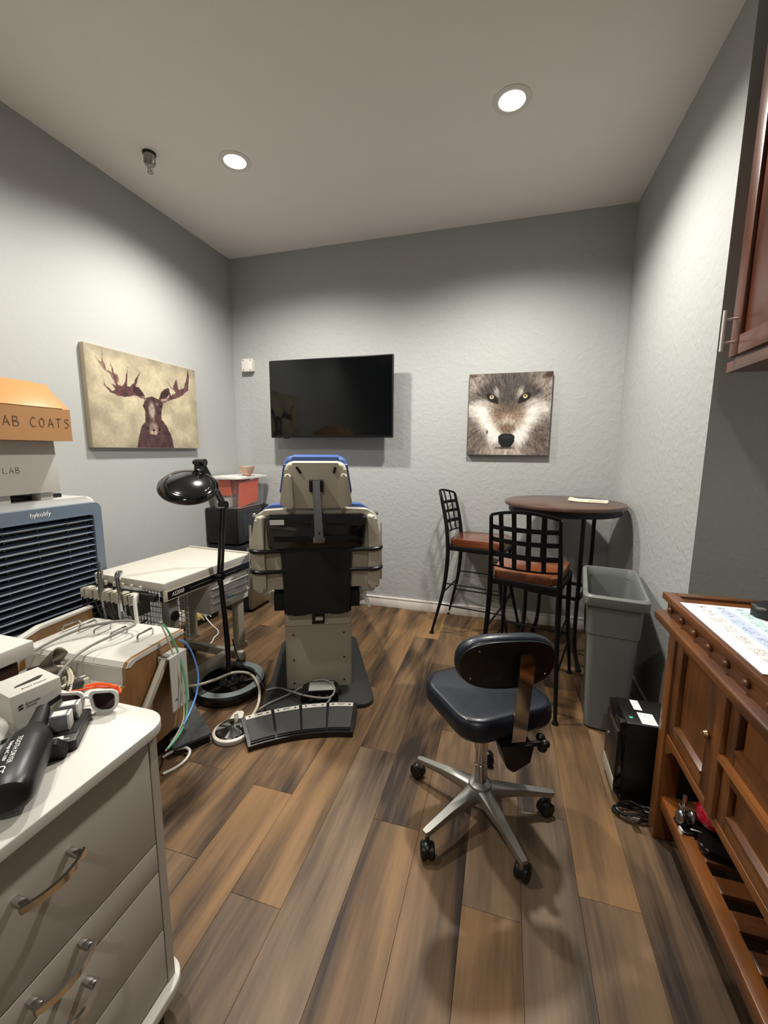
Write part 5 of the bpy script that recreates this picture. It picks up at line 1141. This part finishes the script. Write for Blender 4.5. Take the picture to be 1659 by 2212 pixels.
# ------------------------------------------------------------------ AS2000 delivery cart
t = thing('instrument_cart', 'cream topped dental instrument cart with a black AS2000 strip and hanging handpieces', 'cart', (-1.79, 1.905, 0), -4)
bm = B(); prism(bm, rect(-0.305, 0.31, -0.35, 0.35, 0.02), 0.615, 0.65, I4, 0.006, 3); tp = obj('table_top', bm, M_cream, t)
obj('back_lip', box(B(), (-0.3, 0.335, 0.648), (0.308, 0.352, 0.658), 0.003), M_beige, tp)
bm = B(); box(bm, (0.29, -0.345, 0.565), (0.312, 0.345, 0.616), 0.003); rl = obj('side_rail', bm, M_beige, t)
obj('name_strip', box(B(), (0.3122, -0.33, 0.572), (0.3142, 0.33, 0.608), 0.0005), M_black, rl)
obj('strip_line', box(B(), (0.3142, -0.18, 0.588), (0.3146, 0.31, 0.5905)), M_greymetal, rl, False)
text('lettering', 'AS2000', 0.026, M_inkw, rl, frame((0.3144, -0.265, 0.59), (0, 1, 0), (0, 0, 1)), 0.0004, shear=0.25)
bm = B(); box(bm, (0.02, -0.03, 0.405), (0.295, 0.325, 0.565), 0.003); ub = obj('drawer_box', bm, mat('cart_grey', 'A9A79E', 0.45, var=0.02), t)
for z0, z1 in ((0.53, 0.562), (0.492, 0.526), (0.454, 0.488)):
    d = obj('drawer', box(B(), (0.296, -0.022, z0), (0.304, 0.318, z1), 0.002), M_whitepl, t)
    bm = B(); prism(bm, [(0.304, z0+0.002), (0.322, z0+0.004), (0.322, z0+0.009), (0.304, z0+0.012)], -0.018, 0.314, XZ, 0.001); obj('drawer_lip', bm, M_whitepl, d)
obj('drawer', box(B(), (0.296, -0.022, 0.408), (0.304, 0.318, 0.45), 0.002), M_whitepl, t)
obj('blue_note', box(B(), (0.322, 0.1, 0.458), (0.3235, 0.17, 0.464)), mat('blue_tape', '3C7FA0', 0.5, var=0.03), t, False)
for nm, x, y, m, z0 in (('post', 0.235, -0.265, M_greymetal, 0.13), ('post', -0.27, -0.29, M_greymetal, 0.13), ('post', 0.25, 0.265, M_beigem, 0.13), ('post', -0.26, 0.29, M_beigem, 0.13)):
    p = obj(nm, box(B(), (x-0.03, y-0.03, z0), (x+0.03, y+0.03, 0.6), 0.004), m, t)
obj('clamp_knob', lathe(B(), [(0.0005, 0.0), (0.02, 0.0), (0.024, 0.012), (0.02, 0.025), (0.0005, 0.027)], 18, Matrix.Translation((0.265, -0.265, 0.475)) @ Matrix.Rotation(math.pi/2, 4, 'Y'), False), M_black, t)
obj('height_clamp', box(B(), (0.2, -0.3, 0.545), (0.27, -0.23, 0.565), 0.003), M_black, t)
for x in (0.235, -0.27):
    f = obj('foot_bar', box(B(), (x-0.035, -0.32, 0.10), (x+0.035, 0.33, 0.135), 0.004), M_beigem, t)
    for y in (-0.29, 0.29):
        cs = obj('caster', cyl(B(), (x, y, 0.05), (x, y, 0.10), 0.01), M_black, t); obj('caster_wheel', cyl(B(), (x-0.013, y, 0.036), (x+0.013, y, 0.036), 0.036, None, 20), M_black, cs)
obj('cross_beam', box(B(), (-0.24, 0.15, 0.10), (0.38, 0.185, 0.145), 0.003), M_beigem, t)
for y in (0.0, 0.035): obj('foot_bolt', cyl(B(), (0.27, -0.28+y, 0.18), (0.274, -0.28+y, 0.18), 0.006), M_steel, t)
# handpiece bar on the near edge
obj('instrument_bar', box(B(), (-0.3, -0.385, 0.572), (0.27, -0.352, 0.602), 0.004), M_blackmat, t)
obj('bar_knob', lathe(B(), [(0.0005, 0), (0.014, 0.0), (0.014, 0.018), (0.0005, 0.02)], 16, Matrix.Translation((0.262, -0.37, 0.592)) @ Matrix.Rotation(math.pi/2, 4, 'X'), False), M_black, t)
hx = [-0.245, -0.17, -0.095, -0.02, 0.055, 0.13]
def hold(x):
    bm = B(); loft(bm, [[(x+p[0], -0.385+p[1], z) for p in [(-0.02, 0), (-0.028, -0.035), (-0.02, -0.062), (-0.010, -0.032), (0.010, -0.032), (0.02, -0.062), (0.028, -0.035), (0.02, 0)]] for z in (0.562, 0.604)])
    lathe(bm, [(0.008, 0.612), (0.008, 0.63), (0.0005, 0.632)], 10, Matrix.Translation((x+0.015, -0.37, 0)), False)
    return bm
for i, x in enumerate(hx): obj('holder', hold(x), M_beige, t, True, 30)
def hose(p, m=None, r=0.0065, nm='instrument_hose'): obj(nm, tube(B(), p, r, 8, 6), m or M_hoseg, t)
for i, (x, kind) in enumerate(((-0.245, 0), (-0.17, 0), (-0.095, 1), (-0.02, 0), (0.055, 2), (0.13, 0), (0.175, 3))):
    yy = -0.435
    if kind == 1: obj('handpiece', tube(B(), [(x-0.02, yy+0.02, 0.73), (x-0.012, yy+0.01, 0.69), (x-0.012, yy+0.01, 0.685), (x, yy, 0.6), (x+0.01, yy, 0.53)], [0.007, 0.007, 0.015, 0.014, 0.009], 12, 3), M_steel, t)
    if kind == 2: obj('handpiece', tube(B(), [(x-0.015, yy+0.03, 0.69), (x, yy+0.005, 0.69), (x+0.005, yy, 0.66), (x+0.015, yy, 0.58), (x+0.02, yy, 0.53)], [0.013, 0.016, 0.013, 0.012, 0.009], 12, 3), M_chrome, t)
    if kind == 3: obj('handpiece', tube(B(), [(x, yy+0.02, 0.605), (x+0.01, yy, 0.59), (x+0.03, yy-0.01, 0.5), (x+0.045, yy-0.01, 0.42)], [0.007, 0.010, 0.010, 0.008], 12, 3), M_whitepl, t)
    b = 0.6 if kind == 0 else (0.53 if kind < 3 else 0.42)
    hose([(x+(0.01 if kind else 0), yy, b), (x+0.02, yy+0.01, b-0.1), (x+0.045, yy+0.05, b-0.2), (x+0.08, yy+0.08, 0.3), (x+0.12, yy+0.12, 0.2)], M_hosed if kind == 0 else M_hoseg)
hose([(-0.29, -0.42, 0.58), (-0.285, -0.42, 0.5), (-0.2, -0.36, 0.43), (0.0, -0.33, 0.42), (0.12, -0.33, 0.46)], M_black, 0.004)
hose([(-0.26, -0.36, 0.48), (-0.1, -0.38, 0.45), (0.05, -0.36, 0.37), (0.15, -0.33, 0.41)], M_black, 0.004)
# white wire grid behind the hoses
bm = B()
for k in range(15): cyl(bm, (-0.21+k*0.03, -0.24, 0.3), (-0.21+k*0.03, -0.24, 0.53), 0.0022, None, 5)
for k in range(9): cyl(bm, (-0.215, -0.24, 0.3+k*0.0275), (0.215, -0.24, 0.3+k*0.0275), 0.0022, None, 5)
g = obj('wire_basket', bm, M_wire, t, False); g['kind'] = 'stuff'
bm = B()
for k in range(15): cyl(bm, (-0.21+k*0.03, -0.12, 0.3), (-0.21+k*0.03, -0.12, 0.53), 0.0022, None, 5)
for k in range(9): cyl(bm, (-0.215, -0.12, 0.3+k*0.0275), (0.215, -0.12, 0.3+k*0.0275), 0.0022, None, 5)
g = obj('wire_basket', bm, M_wire, t, False); g['kind'] = 'stuff'
obj('basket_tray', box(B(), (-0.22, -0.245, 0.29), (0.22, -0.05, 0.298), 0.001), M_beigem, t)
obj('hose_manifold', box(B(), (-0.03, -0.35, 0.47), (0.06, -0.26, 0.57), 0.004), M_greymetal, t)
scale_thing(t, 0.80, 0.93, 1.125)

# ------------------------------------------------------------------ loose tubes, cables and floor things
def cable(name, label, cat, pts, r, m, seg=8, sm=7, group=None, flat=1.0):
    base = pts[-1]; o = obj(name, tube(B(), [Vector(p)-Vector(base) for p in pts], r, seg, sm), m); o.location = base
    return tag(o, label, cat, group)
PX = lambda L, X: [pix(x, y, X=X) for x, y in L]
def onto_floor(pts, r):
    return [Vector((p.x, p.y, max(p.z, r))) for p in pts]
def hang(L, X0, X1, r):
    n = len(L); return onto_floor([pix(x, y, X=X0+(X1-X0)*i/(n-1)) for i, (x, y) in enumerate(L)], r)
cable('air_tube', 'thin green air tube hanging down the oak side of the dental unit', 'tube', hang([(352, 1348), (366, 1368), (385, 1410), (398, 1460), (404, 1510), (402, 1550), (388, 1585), (362, 1618)], -1.372, -1.25, 0.004), 0.004, M_green)
cable('air_tube', 'thin cream air tube hanging down the oak side of the dental unit', 'tube', hang([(348, 1350), (360, 1375), (374, 1415), (388, 1465), (396, 1515), (396, 1555), (380, 1590), (358, 1622)], -1.375, -1.26, 0.004), 0.0035, M_hosew)
cable('air_tube', 'thin blue air tube curving down beside the dental unit', 'tube', hang([(386, 1382), (402, 1390), (418, 1418), (428, 1458), (424, 1500), (410, 1538), (396, 1566)], -1.37, -1.27, 0.004), 0.004, M_bluet)
zf = lambda L: [pix(x, y, z=z) for x, y, z in L]
cable('foot_control_hose', 'cream hose looping over the lamp base to the disc foot control', 'hose', zf([(384, 1482, 0.16), (420, 1481, 0.13), (460, 1470, 0.11), (505, 1453, 0.1), (540, 1456, 0.09), (558, 1480, 0.075), (560, 1510, 0.05), (552, 1535, 0.03), (536, 1556, 0.03), (522, 1566, 0.045)]), 0.0075, M_hosew)
cable('grey_cable', 'grey control cable looping over the dental chair plate to the pedals', 'cable', zf([(574, 1492, 0.03), (600, 1486, 0.035), (630, 1494, 0.06), (660, 1503, 0.07), (700, 1508, 0.075), (718, 1502, 0.08), (722, 1485, 0.09), (708, 1471, 0.1), (685, 1470, 0.09), (655, 1483, 0.06), (620, 1502, 0.035), (580, 1520, 0.031), (548, 1540, 0.008)]), 0.0055, M_hoseg)
cable('grey_cable', 'short grey cable running from the black cable box to the pedal control', 'cable', zf([(716, 1498, 0.06), (712, 1512, 0.045), (700, 1524, 0.034), (690, 1530, 0.06)]), 0.005, M_hoseg)
cable('white_hose', 'white hose loop lying on the floor beside the drawer cabinet', 'hose', zf([(352, 1636, 0.006), (375, 1622, 0.02), (398, 1615, 0.03), (410, 1622, 0.025), (402, 1640, 0.012), (380, 1658, 0.006), (352, 1672, 0.006)]), 0.0065, M_whitepl)
cable('white_power_cord', 'thin white power cord from the power strip on the floor', 'cord', zf([(441, 1328, 0.05), (447, 1337, 0.03), (458, 1350, 0.006), (470, 1361, 0.006), (471, 1369, 0.006), (462, 1378, 0.006), (459, 1385, 0.006), (449, 1397, 0.006)]), 0.0045, M_whitepl)
# power strip with adapters
t = thing('power_strip', 'black power strip with white and yellowed plugs on the floor by the left wall', 'power strip', (-2.29, 2.63, 0), 86)
obj('strip', box(B(), (-0.17, -0.03, 0), (0.17, 0.03, 0.04), 0.004), M_black, t)
for i, (x, w, h, m) in enumerate(((-0.1, 0.03, 0.05, M_whitepl), (-0.03, 0.035, 0.06, M_yellow), (0.045, 0.045, 0.045, M_whitepl), (0.12, 0.025, 0.05, M_black))):
    p = thing('power_plug', ['boxy white plug at one end of the power strip', 'yellowed plug in the power strip', 'wide white plug in the middle of the power strip', 'black plug at the far end of the power strip'][i], 'plug', Vector((-2.29, 2.63, 0.04))+Matrix.Rotation(math.radians(86), 3, 'Z') @ Vector((x, 0, 0)), 86)
    obj('body', box(B(), (-w/2, -0.026, 0), (w/2, 0.026, h), 0.004), m, p); obj('lead', tube(B(), [(0, -0.026, h*0.5), (0, -0.045, h*0.45), (0.005, -0.06, 0.0)], 0.004, 6, 4), m, p)
# foot rheostat
t = thing('foot_rheostat', 'dark grey textured foot pedal lying beside the dental unit', 'foot pedal', (-1.44, 1.50, 0), -33)
bm = B(); prism(bm, [(-0.15, 0.0), (0.13, 0.0), (0.12, 0.035), (-0.14, 0.05)], -0.08, 0.08, XZ, 0.006); obj('base', bm, M_black, t)
bm = B(); prism(bm, [(-0.15, 0.055), (0.14, 0.038), (0.14, 0.05), (-0.15, 0.075)], -0.085, 0.085, XZ, 0.004); obj('treadle', bm, mat('worn_black_rubber', '3A3B3A', 0.8, var=0.3, vscale=40, bump=0.5, bscale=120), t)
